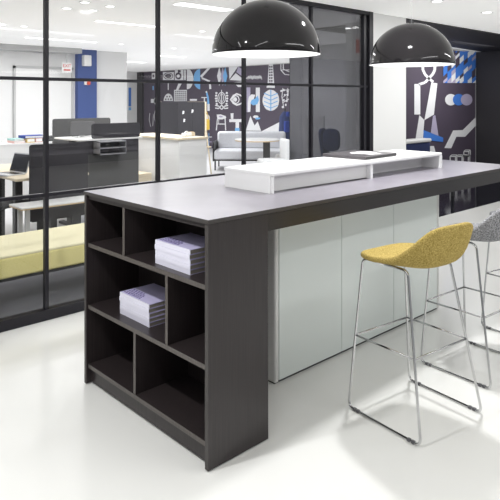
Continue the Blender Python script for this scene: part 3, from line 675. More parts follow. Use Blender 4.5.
bm = B(); poly(bm, [(2.86, .075, .02), (4.06, .075, .02), (4.06, .075, CEIL - .01), (2.86, .075, CEIL - .01)]); obj('tinted_glass_pane', bm, M['tint'], w)['label'] = 'dark tinted sliding glass panel'

# murals
def mural(name, data, fn, outline, flip, label, mats):
    bm = B(); idx = {'w': 1, 'l': 2, 'b': 3, 'd': 0}
    poly(bm, [fn(a, z, 0) for a, z in outline], 0)
    for c, layer, pts in data:
        f = poly(bm, [fn(a, z, .004 + layer * .003) for a, z in pts], idx[c])
    bmesh.ops.triangulate(bm, faces=[f for f in bm.faces if len(f.verts) > 4])
    o = obj(name, bm, mats, None, False); tag(o, label, 'mural'); return o
mural('wall_mural', MURAL_A, lambda a, z, k: (10.49 - k, a, z), [(9.3, 0), (16.62, 0), (16.62, 2.545), (9.3, 2.545)], 1,
      'dark purple wall mural of white and blue pictograms behind the grey sofa', [M['mural'], M['mw'], M['ml'], M['mc']])
mural('wall_mural', MURAL_B, lambda a, z, k: (a, 3.99 - k, z), [(7.0, 0), (10.44, 0), (10.44, 2.54), (7.0, 2.54)], 1,
      'dark wall mural with striding figure, blue mosaic and three overlapping circles', [M['mural'], M['mw'], M['ml'], M['mb']])
bm = B(); box(bm, 10.43, 10.495, 16.63, 16.98, 0, 2.545); tag(obj('dark_column', bm, M['dark_wall']), 'dark grey column at the left end of the far pictogram mural', 'column')

# blue column with devices
tag(bx('blue_column', (4.10, 4.52, 9.18, 9.3, 0, CEIL - .001), M['blue']), 'tall blue painted column against the far white office wall', 'column')
t = thing('wall_speaker', 'white box speaker mounted high on the blue column', 'speaker', (4.27, 9.18, 2.34))
bx('housing', (-.09, .07, -.12, 0, -.11, .11), M['white'], t, .012); bx('back_plate', (-.05, .09, -.02, 0, -.09, .09), M['light_grey'], t)
t = thing('fire_alarm', 'small red and white fire alarm on the blue column', 'alarm', (4.29, 9.183, 1.91))
bx('base', (-.06, .03, -.04, 0, -.06, .05), M['white'], t, .01); bx('strobe', (-.01, .055, -.07, -.02, -.055, .045), M['alarm'], t, .01)
def text_obj(s, size, m, parent, loc, rot):
    cu = bpy.data.curves.new('lettering', 'FONT'); cu.body = s; cu.size = size; cu.align_x = 'CENTER'; cu.align_y = 'CENTER'; cu.extrude = .001
    me_o = bpy.data.objects.new('tmp', cu); col.objects.link(me_o)
    dg = bpy.context.evaluated_depsgraph_get(); me = bpy.data.meshes.new_from_object(me_o.evaluated_get(dg))
    bpy.data.objects.remove(me_o)
    o = bpy.data.objects.new('lettering', me); col.objects.link(o); me.materials.clear(); me.materials.append(m)
    o.parent = parent; o.location = loc; o.rotation_euler = rot; return o
t = thing('exit_sign', 'white sign with red lettering hanging in front of the far white door', 'sign', (3.77, 9.0, 2.18))
bx('sign_panel', (-.10, .10, -.02, .0, -.10, .09), M['white'], t); text_obj('EXIT', .085, M['red'], t, (0, -.022, .03), (PI / 2, 0, 0)); bx('arrow_bar', (-.07, .07, -.023, -.02, -.06, -.035), M['red'], t)
bx('hanger', (-.01, .01, -.015, -.005, .09, .29), M['light_grey'], t)
t = thing('exit_sign', 'red and white sign hanging behind the tinted glass, beside the frame', 'sign', (4.69, 2.72, 2.24))
bx('sign_panel', (-.02, 0, -.06, .07, -.10, .10), M['white'], t); bx('red_face', (-.024, -.02, -.055, .02, -.08, .09), M['red'], t); bx('hanger', (-.015, -.005, -.005, .005, .10, .33), M['light_grey'], t)
bm = B(); box(bm, 10.07, 10.18, 16.975, 17.003, 1.15, 2.3); box(bm, 10.071, 10.179, 16.97, 16.975, 1.30, 1.98, 1); box(bm, 10.071, 10.179, 16.97, 16.975, 1.16, 1.27, 2)
tag(obj('poster', bm, [M['mw'], M['mb'], M['mc']]), 'narrow blue poster on the far white wall', 'poster')

# ================================================================== ISLAND
W_ = 1.08
# open shelf end unit
t = thing('open_shelf_unit', 'dark wood open shelf unit carrying the near end of the counter', 'shelf unit')
def faced(name, dims, parent, em='edge'):     # dark panel whose narrow front edge (towards -x) is banded in a paler brown
    bm = B(); fs = box(bm, *dims)
    for f in fs:
        f.normal_update()
        if f.normal.x < -.9: f.material_index = 1
    return obj(name, bm, [M['wood'], M[em]], parent)
T = .022
faced('side_panel', (0, .355, 0, T, .006, 1.04), t, 'side_edge'); faced('side_panel', (0, .355, W_ - T, W_, .006, 1.04), t, 'side_edge')
bx('back_panel', (.335, .355, T, W_ - T, .006, 1.04), M['wood'], t)
for z in (.777, .437, .112): faced('shelf', (.012, .335, T, W_ - T, z - .022, z), t)
bx('top_panel', (.012, .335, T, W_ - T, 1.018, 1.04), M['wood'], t)
for v, z0, z1 in ((.695, .777, 1.018), (.322, .437, .755), (.593, .112, .415)): faced('divider', (.014, .335, v - .010, v + .010, z0, z1), t)
bx('toe_kick', (.03, .05, T, W_ - T, .012, .09), M['wood'], t)
for v in (.04, W_ - .04):
    for u in (.06, .3):
        bm = B(); cyl(bm, u, v, 0, .012, .015, 12); obj('levelling_foot', bm, M['light_grey'], t)

# counter top
t = thing('counter_top', 'long dark charcoal laminate counter top with thick front edge', 'counter', (0, 0, 1.04))
bm = B(); fs = box(bm, -.003, 3.02, -.003, W_ + .003, .002, .02)
for k, f in enumerate(fs): f.material_index = 0 if k == 1 else 1
obj('top_slab', bm, [M['top'], M['side_edge']], t)
bm = B(); box(bm, .356, 3.015, 0, .04, -.08, 0); box(bm, .356, 3.015, W_ - .04, W_, -.08, 0); box(bm, 2.975, 3.015, .04, W_ - .04, -.08, 0); obj('apron', bm, M['apron'], t)

# white cabinet under the counter
t = thing('storage_cabinet', 'long white cabinet with pale green doors beneath the dark counter', 'cabinet')
bm = B(); box(bm, .78, 2.475, .37, 1.0, .012, .955); obj('carcass', bm, M['white_metal'], t)
bm = B(); rbox(bm, .752, .785, .345, 1.0, .006, .958, .012, 3); obj('end_panel', bm, M['white_metal'], t)
bm = B(); rbox(bm, 2.47, 2.503, .345, 1.0, .006, .958, .012, 3); obj('end_panel', bm, M['white_metal'], t)
for a, b in ((.787, 1.335), (1.339, 1.899), (1.903, 2.468)): bx('door', (a, b, .347, .369, .016, .955), M['door_glass'], t, .002, 1)
bx('plinth', (.76, 2.49, .36, .99, 0, .012), M['black'], t)

# white riser on the counter
t = thing('counter_riser', 'long white raised shelf box standing on the dark counter', 'riser', (0, 0, 1.0605))
RU0, RU1, RV0, RV1, RH = .68, 2.46, .30, .695, .113
bm = B(); rbox(bm, RU0, RU1, RV0, RV1, RH - .022, RH, .006, 3); obj('top_panel', bm, M['riser'], t)
bm = B(); box(bm, RU0, RU0 + .03, RV0, RV1, 0, RH - .02)
bmesh.ops.bevel(bm, geom=[e for e in bm.edges if abs(e.verts[0].co.z - e.verts[1].co.z) > .05], offset=.012, segments=3, affect='EDGES'); obj('end_panel', bm, M['riser'], t)
bx('end_panel', (RU1 - .035, RU1, RV0, RV1, 0, RH - .02), M['riser'], t)
bx('divider', (1.575, 1.60, RV0 + .004, RV1, 0, RH - .02), M['riser'], t)
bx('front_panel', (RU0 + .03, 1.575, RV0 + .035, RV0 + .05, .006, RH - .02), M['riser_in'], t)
bx('back_panel', (1.60, RU1 - .035, RV0 + .15, RV0 + .165, 0, RH - .02), M['riser'], t)
for u, v in ((1.08, .50), (1.25, .50), (.92, .44)):
    bm = B(); lathe(bm, [(.030, RH + .0005), (.034, RH + .002), (.026, RH + .002), (.0, RH + .0006)], u, v, 20); obj('cable_grommet', bm, M['light_grey'], t)

# dark catalogue lying on the riser
t = thing('catalogue', 'large dark catalogue lying flat on the white riser', 'book', (1.78, .54, 1.1740), math.radians(4))
bm = B(); rbox(bm, -.20, .20, -.17, .17, 0, .022, .003, 2); obj('cover', bm, M['mag'], t)
bx('page_block', (-.19, .196, -.173, .165, .004, .018), M['black'], t)
bm = B()
ellp = [(.03 + .11 * math.cos(a), -.01 + .085 * math.sin(a), .0228) for a in [2 * PI * k / 24 for k in range(24)]]
poly(bm, ellp); poly(bm, [(-.06, -.12, .0226), (.06, -.14, .0226), (.10, -.05, .0226), (-.04, -.04, .0226)]); obj('cover_print', bm, M['mw'], t)

# books
def make_book(name, label, group):
    t = thing(name, label, 'book', (0, 0, 0), 0, group)
    bm = B(); box(bm, 0, .21, 0, .275, 0, .0025); box(bm, 0, .21, 0, .275, .0195, .022); obj('cover', bm, M['cover'], t)
    bm = B(); box(bm, -.003, .0, 0, .275, 0, .022); obj('spine', bm, M['spine'], t)
    bx('page_block', (0, .207, .003, .272, .0025, .0195), M['page'], t)
    return t
def scribble(parent):
    bm = B(); rnd = random.Random(3)
    for r in range(5):
        v = .262
        while v > .11 + .01 * r:
            L = rnd.uniform(.008, .02); box(bm, .012 + r * .014, .020 + r * .014, v - L, v, .0221, .0224); v -= L + rnd.uniform(.004, .008)
    obj('cover_print', bm, M['ink'], parent)
ORD = ['bottom', 'second from bottom', 'middle', 'second from top', 'top']
proto = make_book('book', '', None)
first = True
for sname, gname, (u, v, z), nrow in (('upper right compartment', 'books stacked on the top shelf', (.052, .190, .7772), 0), ('middle shelf compartment', 'books stacked on the middle shelf', (.072, .548, .4372), 1)):
    for k in range(5):
        o = proto if first else copy_tree(proto); first = False
        o.location = (u + (.002, 0, .0015, -.001, .001)[k], v + (.001, -.001, 0, .002, 0)[k], z + k * .0229)
        o['label'] = '%s lavender book of the stack in the shelf unit\'s %s' % (ORD[k], sname); o['group'] = gname
        if k == 4: scribble(o)

# ================================================================== PENDANTS
def make_pendant():
    t = thing('pendant_lamp', '', 'lamp', (0, 0, 0), 0, 'black dome pendants above the counter')
    R = .318
    bm = B(); prof = [(R * math.sin(a), R * .99 * math.cos(a)) for a in [PI / 2 * k / 24 for k in range(25)]]
    lathe(bm, prof + [(R, -.004)], 0, 0, 64); obj('shade', bm, M['lamp_black'], t)
    bm = B(); r2 = R - .006
    lathe(bm, [(R, -.004), (r2, -.005)] + [(r2 * math.sin(a), r2 * .98 * math.cos(a)) for a in [PI / 2 - PI / 2 * k / 24 for k in range(25)]], 0, 0, 64)
    obj('shade_lining', bm, M['lamp_white'], t)
    bm = B(); cyl(bm, 0, 0, .03, .06, .11, 32); obj('diffuser', bm, M['bulb'], t)
    bm = B(); cyl(bm, 0, 0, .06, .30, .035, 20); obj('lamp_holder', bm, M['white'], t)
    bm = B(); cyl(bm, 0, 0, .312, .335, .018, 16); obj('cap', bm, M['black'], t)
    bm = B(); tube(bm, [(0, 0, .33), (0, 0, CEIL - 1.833)], .0022, 6); obj('cable', bm, M['cable'], t)
    bm = B(); cyl(bm, 0, 0, CEIL - 1.833 - .025, CEIL - 1.833, .05, 24); obj('ceiling_rose', bm, M['white'], t)
    return t
p1 = make_pendant(); p1.location = (.879, .545, 1.833); p1['label'] = 'glossy black dome pendant lamp nearer the shelf end of the counter'
p2 = copy_tree(p1); p2.location = (2.44, .545, 1.833); p2['label'] = 'glossy black dome pendant lamp in front of the white pier'

# ================================================================== BAR STOOLS
def make_stool(fab):
    t = thing('bar_stool', '', 'stool', (0, 0, 0), 0, 'bar stools along the counter')
    # shell: polar grid; front of the seat towards +y
    bm = B(); NR, NA = 20, 72; a_, b_ = .2295, .2379
    def P(r, th):
        c, s = math.cos(th), math.sin(th)
        ex = 2 / (2.6 + .25 * s if s < 0 else 2.6 + 2.4 * s)
        x = a_ * math.copysign(abs(c) ** ex, c) * r; y = b_ * math.copysign(abs(s) ** ex, s) * r
        back = max(0., min(1., (-s + .464) / 1.4625)); back = (back * back * (3 - 2 * back)) ** 1.707
        z = .7728 + (.0079 + .1938 * back) * r ** (5.9 + 3.0 * back)
        y += .0056 * back * r ** 6
        x *= 1 + .06 * back * r ** 5 - .17 * max(0, s)
        z -= .014 * max(0, s) * r * r
        y -= .05 * back * (x / a_) ** 2
        return (x, y, z)
    c0 = bm.verts.new(P(0, 0)); prev = None
    for i in range(1, NR + 1):
        ring = [bm.verts.new(P(i / NR, 2 * PI * k / NA)) for k in range(NA)]
        for k in range(NA):
            if prev is None: f = bm.faces.new((c0, ring[k], ring[(k + 1) % NA]))
            else: f = bm.faces.new((prev[k], ring[k], ring[(k + 1) % NA], prev[(k + 1) % NA]))
            f.smooth = True
        prev = ring
    o = obj('seat_shell', bm, fab, t)
    s = o.modifiers.new('solid', 'SOLIDIFY'); s.thickness = .028; s.offset = 0
    bv = o.modifiers.new('bev', 'BEVEL'); bv.width = .012; bv.segments = 3; bv.limit_method = 'ANGLE'; bv.angle_limit = math.radians(50)
    # chrome sled frames, one per side
    fr = .0064
    for s in (-1, 1):
        bm = B()
        top_y0, top_y1, top_x = .195, -.09, s * .165
        pts = [(top_x, top_y0, .754), (s * .241, .222, fr), (s * .241, -.222, fr), (top_x, top_y1, .752)]
        loop = [(top_x, (top_y0 + top_y1) / 2, .753)] + pts + [(top_x, (top_y0 + top_y1) / 2, .753)]
        tube(bm, smooth_path(loop, .035, 6), fr, 10); obj('leg_frame', bm, M['chrome'], t)
    def at(s, front, z):     # point on a leg at height z
        y0, y1 = (.195, .222) if front else (-.09, -.222)
        k = (.753 - z) / (.753 - fr); return (s * (.165 + .076 * k), y0 + (y1 - y0) * k, z)
    bm = B(); h = .364
    tube(bm, smooth_path([at(-1, True, h), at(1, True, h)], .01), .0054, 8); obj('foot_rail', bm, M['chrome'], t)
    bm = B(); tube(bm, [at(-1, False, h), at(1, False, h)], .0054, 8); obj('foot_rail', bm, M['chrome'], t)
    for s in (-1, 1):
        bm = B(); tube(bm, [at(s, True, h), at(s, False, h)], .0054, 8); obj('foot_rail', bm, M['chrome'], t)
    bm = B(); tube(bm, [(-.165, .03, .753), (.165, .03, .753)], .006, 8); obj('seat_support', bm, M['chrome'], t)
    for s in (-1, 1):
        for y in (.180, .157, -.157, -.180): 
            bm = B(); rbox(bm, s * .241 - .008, s * .241 + .008, y - .009, y + .009, 0, .015, .003, 2); obj('glide', bm, M['foot'], t)
    return t
SX, SY = 1.074, -.32
s1 = make_stool(M['yellow']); s1.location = (SX, SY, 0); s1.rotation_euler.z = math.radians(-6.3); s1['label'] = 'bar stool with mustard yellow fabric shell and chrome wire legs'
s2 = copy_tree(s1); s2.location = (SX + .74, SY + .035, 0); s2.rotation_euler.z = math.radians(-4); s2['label'] = 'bar stool with speckled grey fabric shell beside the yellow stool'
s3 = copy_tree(s1); s3.location = (SX + 1.53, SY + .035, 0); s3.rotation_euler.z = math.radians(-9); s3['label'] = 'farthest bar stool, its chrome legs behind the grey stool'
gm = None
for s in (s2, s3):
    for ch in s.children:
        if ch.name.startswith('seat_shell'):
            if gm is None: gm = ch.data.copy(); gm.materials.clear(); gm.materials.append(M['grey_fab'])
            ch.data = gm

# ================================================================== OFFICE BEHIND THE GLASS
# yellow bench
t = thing('bench_seat', 'long yellow upholstered bench just behind the glass wall', 'bench', (0, 2.46, 0))
bm = B(); rbox(bm, -1.2, 1.75, 0, .70, .25, .405, .02, 4); obj('seat_cushion', bm, M['bench'], t)
bm = B(); rbox(bm, -1.195, 1.745, .004, .696, .40, .42, .008, 3); obj('seat_top_lit', bm, M['bench_top_lit'], t)  # thin top sheet that carries the painted lit tone
bx('base_rail', (-1.15, 1.7, .06, .64, .215, .25), M['black'], t)
for u in (-1.1, .03, 1.6):
    for v in (.03, .62): bx('leg', (u - .02, u + .02, v, v + .04, 0, .25), M['light_grey'], t)
# low white table behind the bench
t = thing('low_table', 'low white table with oak edge behind the yellow bench', 'table', (0, 0, 0))
bx('table_top', (.78, 2.4, 3.84, 4.16, .487, .50), M['white'], t); bx('edge_band', (.782, 2.398, 3.842, 4.158, .474, .487), M['oak'], t)
for u, v in ((.86, 3.90), (.86, 4.08), (2.3, 3.90), (2.3, 4.08)): bx('leg', (u - .02, u + .02, v - .02, v + .02, 0, .474), M['light_grey'], t)

# desk with laptop
t = thing('desk', 'birch topped desk on black legs beside the dark partition screen', 'desk', (0, 0, 0))
bm = B(); rbox(bm, .90, 1.74, 4.29, 5.85, .70, .73, .008, 2); obj('desk_top', bm, M['birch'], t)
for u in (1.02, 1.65):
    bx('leg', (u - .04, u + .04, 5.0, 5.12, 0, .70), M['black'], t); bx('leg', (u - .04, u + .04, 4.5, 4.58, 0, .70), M['black'], t)
bx('cross_bar', (1.0, 1.67, 4.9, 4.94, .36, .40), M['black'], t)
t = thing('laptop', 'open silver laptop with dark screen on the birch desk', 'laptop', (1.10, 4.75, .731), math.radians(-78))
bx('base', (-.16, .16, -.23, 0, 0, .014), M['laptop'], t, .005); bx('keyboard', (-.14, .14, -.12, -.02, .014, .016), M['screen'], t)
bm = B(); rplate(bm, .32, .22, .01, .01, Matrix.Translation((0, .01, .012)) @ Matrix.Rotation(math.radians(-18), 4, 'X')); lid = obj('lid', bm, M['laptop'], t)
bm = B(); rplate(bm, .295, .195, .002, .004, Matrix.Translation((0, .006, .025)) @ Matrix.Rotation(math.radians(-18), 4, 'X')); obj('screen', bm, M['screen'], lid)
t = thing('storage_box', 'small white box behind the laptop on the birch desk', 'box', (1.45, 5.35, .7305))
bx('body', (-.12, .12, -.06, .06, 0, .08), M['white'], t, .01); bx('lid', (-.125, .125, -.065, .065, .075, .095), M['riser'], t, .006)

# partition screens
def screen(name, label, u0, u1, v, z0, z1, m, feet, rot=0):
    t = thing(name, label, 'screen', ((u0 + u1) / 2, v, 0), rot, 'dark felt screens')
    wd = u1 - u0; bm = B(); rplate(bm, wd, z1 - z0, .035, .03, Matrix.Translation((0, 0, z0))); obj('panel', bm, m, t)
    if z0 > .05:
        for u in feet: bx('foot', (u - .045, u + .045, -.02, .02, 0, z0 + .02), M['black'], t)
    return t
screen('partition_screen', 'dark felt screen at the front of the birch desk', 1.02, 1.68, 4.22, .27, 1.085, M['panel'], (-.2, .2))
t = thing('standing_desk', 'white topped standing desk with dark front panel left of the white counter unit', 'desk', (0, 0, 0))
bx('desk_top', (1.77, 2.66, 4.60, 5.25, 1.065, 1.085), M['white'], t, .004)
bx('front_panel', (1.79, 2.60, 4.605, 4.64, .27, .90), M['panel_mid'], t); bx('front_panel', (1.79, 2.60, 4.606, 4.64, .90, 1.065), M['panel'], t)
for u in (1.85, 2.56):
    bx('leg', (u - .03, u + .03, 4.88, 4.96, .03, 1.065), M['black'], t); bx('foot', (u - .035, u + .035, 4.62, 5.22, 0, .03), M['black'], t)
screen('desk_screen', 'short dark felt screen standing on the white topped standing desk', 1.965, 2.63, 4.64, 1.0855, 1.268, M['panel'], ())
screen('partition_screen', 'dark grey screen farthest back, below the blue column', 2.10, 2.99, 6.0, .3, 1.29, M['panel_mid'], (-.3, .3))
# monitor
t = thing('monitor', 'grey backed monitor on the white topped standing desk', 'monitor', (2.03, 5.0, 1.0855), 0)
bm = B(); rplate(bm, .32, .17, .025, .02, Matrix.Translation((0, 0, .03))); obj('screen', bm, M['panel_grey'], t)
bx('stand', (-.03, .03, .012, .03, 0, .12), M['light_grey'], t); bx('base', (-.10, .10, -.06, .09, 0, .010), M['light_grey'], t)
t = thing('paper_tray', 'pale grey two tier paper tray hung on the dark front panel of the standing desk', 'tray', (2.12, 4.602, .90))
for k in range(3): bx('shelf', (-.16, .20, -.16, 0, k * .075, k * .075 + .012), M['tray'], t)
for u in (-.16, .194): bx('side', (u, u + .006, -.16, 0, 0, .16), M['tray'], t)

# office chair
t = thing('office_stool', 'black swivel stool on castors beside the leg of the birch desk', 'stool', (.66, 4.45, 0), math.radians(-60))
bm = B(); rbox(bm, -.2, .2, -.2, .2, .42, .50, .035, 3); obj('seat', bm, M['black'], t)
bm = B(); cyl(bm, 0, 0, .10, .42, .025, 16); obj('column', bm, M['black'], t)
for k in range(5):
    a = 2 * PI * k / 5; bm = B(); tube(bm, [(0, 0, .11), (.28 * math.cos(a), .28 * math.sin(a), .07)], [.022, .014], 8); lg = obj('leg', bm, M['laptop'], t)
    bm = B(); rbox(bm, .28 * math.cos(a) - .022, .28 * math.cos(a) + .022, .28 * math.sin(a) - .022, .28 * math.sin(a) + .022, 0, .055, .012, 3); obj('castor', bm, M['black'], lg)

# long white counter at the back and what lies on it
t = thing('low_cabinet', 'long white low cabinet running across the back of the office', 'cabinet', (0, 7.0, 0))
bx('body', (-.6, 3.0, 0, .45, .04, .88), M['white'], t); bx('top', (-.61, 3.01, -.01, .46, .88, .90), M['riser'], t); bx('plinth', (-.58, 2.98, .03, .42, 0, .04), M['light_grey'], t)
bs = [('teal', .20, .9), ('pink', .26, .9)]
def flat(name, label, dims, m, group=None, r=.006):
    t = thing(name, label, 'book', ((dims[0] + dims[1]) / 2, (dims[2] + dims[3]) / 2, dims[4]), 0, group)
    x, y, z = (dims[1] - dims[0]) / 2, (dims[3] - dims[2]) / 2, dims[5] - dims[4]
    bm = B(); box(bm, -x, x, -y, y, 0, z * .15); box(bm, -x, x, -y, y, z * .85, z); box(bm, -x, -x + .01, -y, y, z * .1, z * .9); obj('cover', bm, m, t)
    bx('page_block', (-x + .01, x - .005, -y + .005, y - .005, z * .15, z * .85), M['riser'], t); return t
G = 'books on the long white cabinet'
flat('book', 'salmon pink book lying at the left end of the row on the white cabinet', (1.97, 2.15, 7.05, 7.3, .9005, .935), M['pink'], G)
flat('book', 'teal book lying on top of the salmon pink book', (1.97, 2.13, 7.05, 7.3, .9355, .965), M['teal'], G)
flat('book', 'ochre book lying between the teal and the blue books', (2.17, 2.30, 7.05, 7.3, .9005, .965), M['yel_obj'], G)
flat('book', 'salmon book lying below the blue book', (2.31, 2.42, 7.05, 7.3, .9005, .965), M['pink'], G)
flat('book', 'large blue book lying on top of the book pile', (2.14, 2.48, 7.05, 7.3, .966, 1.005), M['navy_b'], G)
t = thing('storage_box', 'black box beside the books on the long white cabinet', 'box', (2.66, 7.2, .9005))
bx('body', (-.17, .30, -.1, .1, 0, .07), M['black'], t, .01); bx('lid', (-.172, .302, -.102, .102, .065, .08), M['black'], t, .006)

# white counter unit with birch top
t = thing('counter_unit', 'white counter unit with birch top in the office', 'counter', (0, 0, 0))
bx('body', (3.12, 3.58, 4.44, 5.75, .03, 1.025), M['white'], t); bx('top', (3.10, 3.60, 4.42, 5.77, 1.025, 1.05), M['birch'], t); bx('plinth', (3.14, 3.56, 4.46, 5.73, 0, .03), M['light_grey'], t)
t = thing('headphones', 'white headphones lying on the birch topped counter', 'headphones', (3.42, 4.62, 1.051), .5)
bm = B(); tube(bm, [(-.08 * math.cos(a), .04, .02 + .05 * math.sin(a)) for a in [PI * k / 12 for k in range(13)]], .009, 8); obj('headband', bm, M['white'], t)
for s in (-1, 1): bx('ear_cup', (s * .085 - .018, s * .085 + .018, .0, .075, 0, .055), M['white'], t, .012)
t = thing('wood_block', 'small birch block on the corner of the white counter unit', 'block', (3.54, 4.72, 1.051))
bx('block', (-.035, .035, -.035, .035, 0, .05), M['birch'], t, .006); bx('cap', (-.025, .025, -.025, .025, .05, .06), M['oak'], t)
# dark locker behind
t = thing('tall_cabinet', 'dark tall cabinet with pale wood edges behind the white counter unit', 'cabinet', (4.6, 6.52, 0))
bx('body', (0, .62, 0, .5, .02, 1.515), M['panel'], t); bx('plinth', (.02, .6, .02, .48, 0, .02), M['black'], t)
bx('door', (.005, .32, -.018, 0, .03, 1.51), M['panel'], t); bx('door', (.325, .60, -.018, 0, .03, 1.51), M['panel'], t)
bx('edge_panel', (.60, .635, -.03, .5, 0, 1.52), M['birch'], t); bx('edge_panel', (-.005, .03, .50, .53, 0, 1.52), M['birch'], t)
for (u, z, s) in ((.10, 1.30, .04), (.30, 1.32, .04), (.12, 1.16, .04)):
    bm = B(); poly(bm, [(u, -.0195, z), (u + s, -.0195, z + .01), (u + s * 1.2, -.0195, z + s * 1.4), (u + .01, -.0195, z + s * 1.6)]); obj('sticker', bm, M['mw'], t)

# plank shelf, pedestal and dark frame beside the broad screen
t = thing('pedestal', 'beige low pedestal cabinet beside the dark front of the standing desk', 'cabinet', (2.90, 5.0, 0))
bx('body', (-.14, .16, 0, .4, .02, .55), M['birch'], t); bx('drawer', (-.13, .15, -.015, 0, .05, .29), M['birch'], t); bx('drawer', (-.13, .15, -.015, 0, .3, .54), M['birch'], t)
t = thing('side_table', 'small oak plank table on a black frame above the beige pedestal', 'table', (2.86, 5.6, 0))
bx('table_top', (-.10, .22, -.1, .2, .87, .90), M['oak'], t)
for u in (-.08, .10): bx('leg', (u - .015, u + .015, .15, .18, 0, .87), M['black'], t)

# lounge: sofa, table, pouffes
a = math.radians(-30)
t = thing('sofa', 'light grey upholstered sofa in front of the pictogram mural', 'sofa', (7.71, 7.86, 0), math.radians(-46))
bm = B(); rbox(bm, -.85, .72, -.45, .40, .24, .44, .04, 4); obj('seat_cushion', bm, M['sofa'], t)
bm = B(); rbox(bm, -.85, .72, .22, .42, .42, .82, .06, 4); obj('backrest', bm, M['sofa'], t)
bx('base_frame', (-.88, .73, -.42, .42, .21, .25), M['black'], t); bx('side_frame', (-.885, -.855, -.42, .44, .2, .62), M['black'], t)
for u in (-.83, .67):
    for v in (-.40, .38): bx('leg', (u - .015, u + .015, v - .015, v + .015, 0, .21), M['black'], t)
t = thing('lounge_table', 'oval white table with oak edge in front of the sofa', 'table', (6.88, 6.88, 0), math.radians(-43))
bm = B(); lathe(bm, [(0, .735), (.46, .735), (.46, .75), (0, .75)], 0, 0, 40, 0, False); o = obj('table_top', bm, M['white'], t)
bm = B(); lathe(bm, [(0, .715), (.455, .715), (.455, .735), (0, .735)], 0, 0, 40, 0, False); obj('edge_band', bm, M['oak'], t)
bx('pedestal', (.12, .26, -.05, .05, 0, .715), M['panel_mid'], t)
bm = B(); cyl(bm, .19, 0, 0, .02, .22, 32); obj('base', bm, M['panel_mid'], t)
def armchair(label, loc, rz):
    t = thing('lounge_chair', label, 'chair', loc, rz, 'pale lounge chairs')
    bm = B(); rbox(bm, -.22, .22, -.26, .26, .22, .42, .05, 4); obj('seat', bm, M['pale_fab'], t)
    bm = B(); rbox(bm, -.22, .22, .20, .30, .30, .80, .045, 4); obj('backrest', bm, M['pale_fab'], t)
    for u in (-.18, .18):
        for v in (-.22, .22): bx('leg', (u - .015, u + .015, v - .015, v + .015, 0, .22), M['light_grey'], t)
    return t
armchair('pale lounge chair with low seat at the right end of the oval table', (6.60, 6.16, 0), math.radians(-118))
armchair('pale lounge chair half hidden by the edge of the tinted glass', (7.50, 6.55, 0), math.radians(-118))
t = thing('coat_stand', 'dark coat stand with blue coat beside the tinted glass edge', 'coat stand', (8.75, 7.88, 0))
bm = B(); cyl(bm, 0, 0, 0, 1.35, .02, 12); obj('pole', bm, M['black'], t)
bm = B(); cyl(bm, 0, 0, 0, .02, .17, 24); obj('base', bm, M['black'], t)
bm = B(); lathe(bm, [(0, 1.28), (.06, 1.26), (.13, 1.15), (.15, .8), (.17, .35), (.02, .33)], 0, 0, 20); obj('coat', bm, M['navy'], t)
bm = B(); rbox(bm, -.14, .10, -.16, -.08, .78, 1.05, .03, 3); rbox(bm, -.06, .12, -.15, -.08, 1.15, 1.27, .03, 3); obj('scarf', bm, M['navy_b'], t)

# splayed easel leg with yellow bag at the right of the tall cabinet
t = thing('wooden_easel', 'pale wooden easel standing beside the tall dark cabinet', 'easel', (5.75, 7.23, 0), math.radians(-43))
for s, y in ((-1, 0), (1, 0), (0, .35)):
    bm = B(); tube(bm, [(s * .04, 0, 1.12), (s * .17, y, .01)], .014, 8); obj('leg', bm, M['birch'], t)
bx('tray', (-.15, .15, -.04, .02, .62, .645), M['birch'], t)
for s in (-1, 1): bx('foot', (s * .17 - .02, s * .17 + .09, -.03, .03, 0, .03), M['black'], t)
t = thing('shoulder_bag', 'yellow bag hanging on the pale wooden easel', 'bag', (5.76, 7.14, .96), math.radians(-43))
bm = B(); rbox(bm, -.06, .06, -.04, .04, 0, .22, .03, 3); obj('body', bm, M['yel_obj'], t)
bm = B(); tube(bm, smooth_path([(-.05, 0, .2), (0, 0, .38), (.05, 0, .2)], .04), .008, 6); obj('strap', bm, M['yel_obj'], t)

# navy chair behind the tinted glass
t = thing('tub_chair', 'navy blue tub chair behind the tinted glass panel', 'chair', (6.0, 4.1, 0), math.radians(20))
bm = B(); rplate(bm, .30, .50, .06, .12, Matrix.Translation((.02, .20, .60)) @ Matrix.Rotation(math.radians(-8), 4, 'X')); o = obj('backrest', bm, M['navy'], t); bevel_mod(o, .02, 3)
bm = B(); rplate(bm, .30, .36, .06, .12, Matrix.Translation((-.15, .05, .74)) @ Matrix.Rotation(math.radians(80), 4, 'Z')); o = obj('side_wing', bm, M['navy'], t); bevel_mod(o, .02, 3)
bm = B(); rbox(bm, -.22, .22, -.22, .22, .56, .68, .05, 4); obj('seat', bm, M['navy'], t)
for k in range(4):
    an = PI / 4 + k * PI / 2; bm = B(); tube(bm, [(.15 * math.cos(an), .15 * math.sin(an), .57), (.24 * math.cos(an), .24 * math.sin(an), 0)], .012, 8); obj('leg', bm, M['black'], t)

t = thing('wall_panel', 'pale grey access panel on the wall behind the tinted glass', 'panel', (7.0, 5.3, 0))
bm = B(); box(bm, -.03, 0, -.1, .35, .45, 1.25); obj('door', bm, M['light_grey'], t); bx('handle', (-.045, -.03, -.07, -.055, .8, .9), M['white'], t)

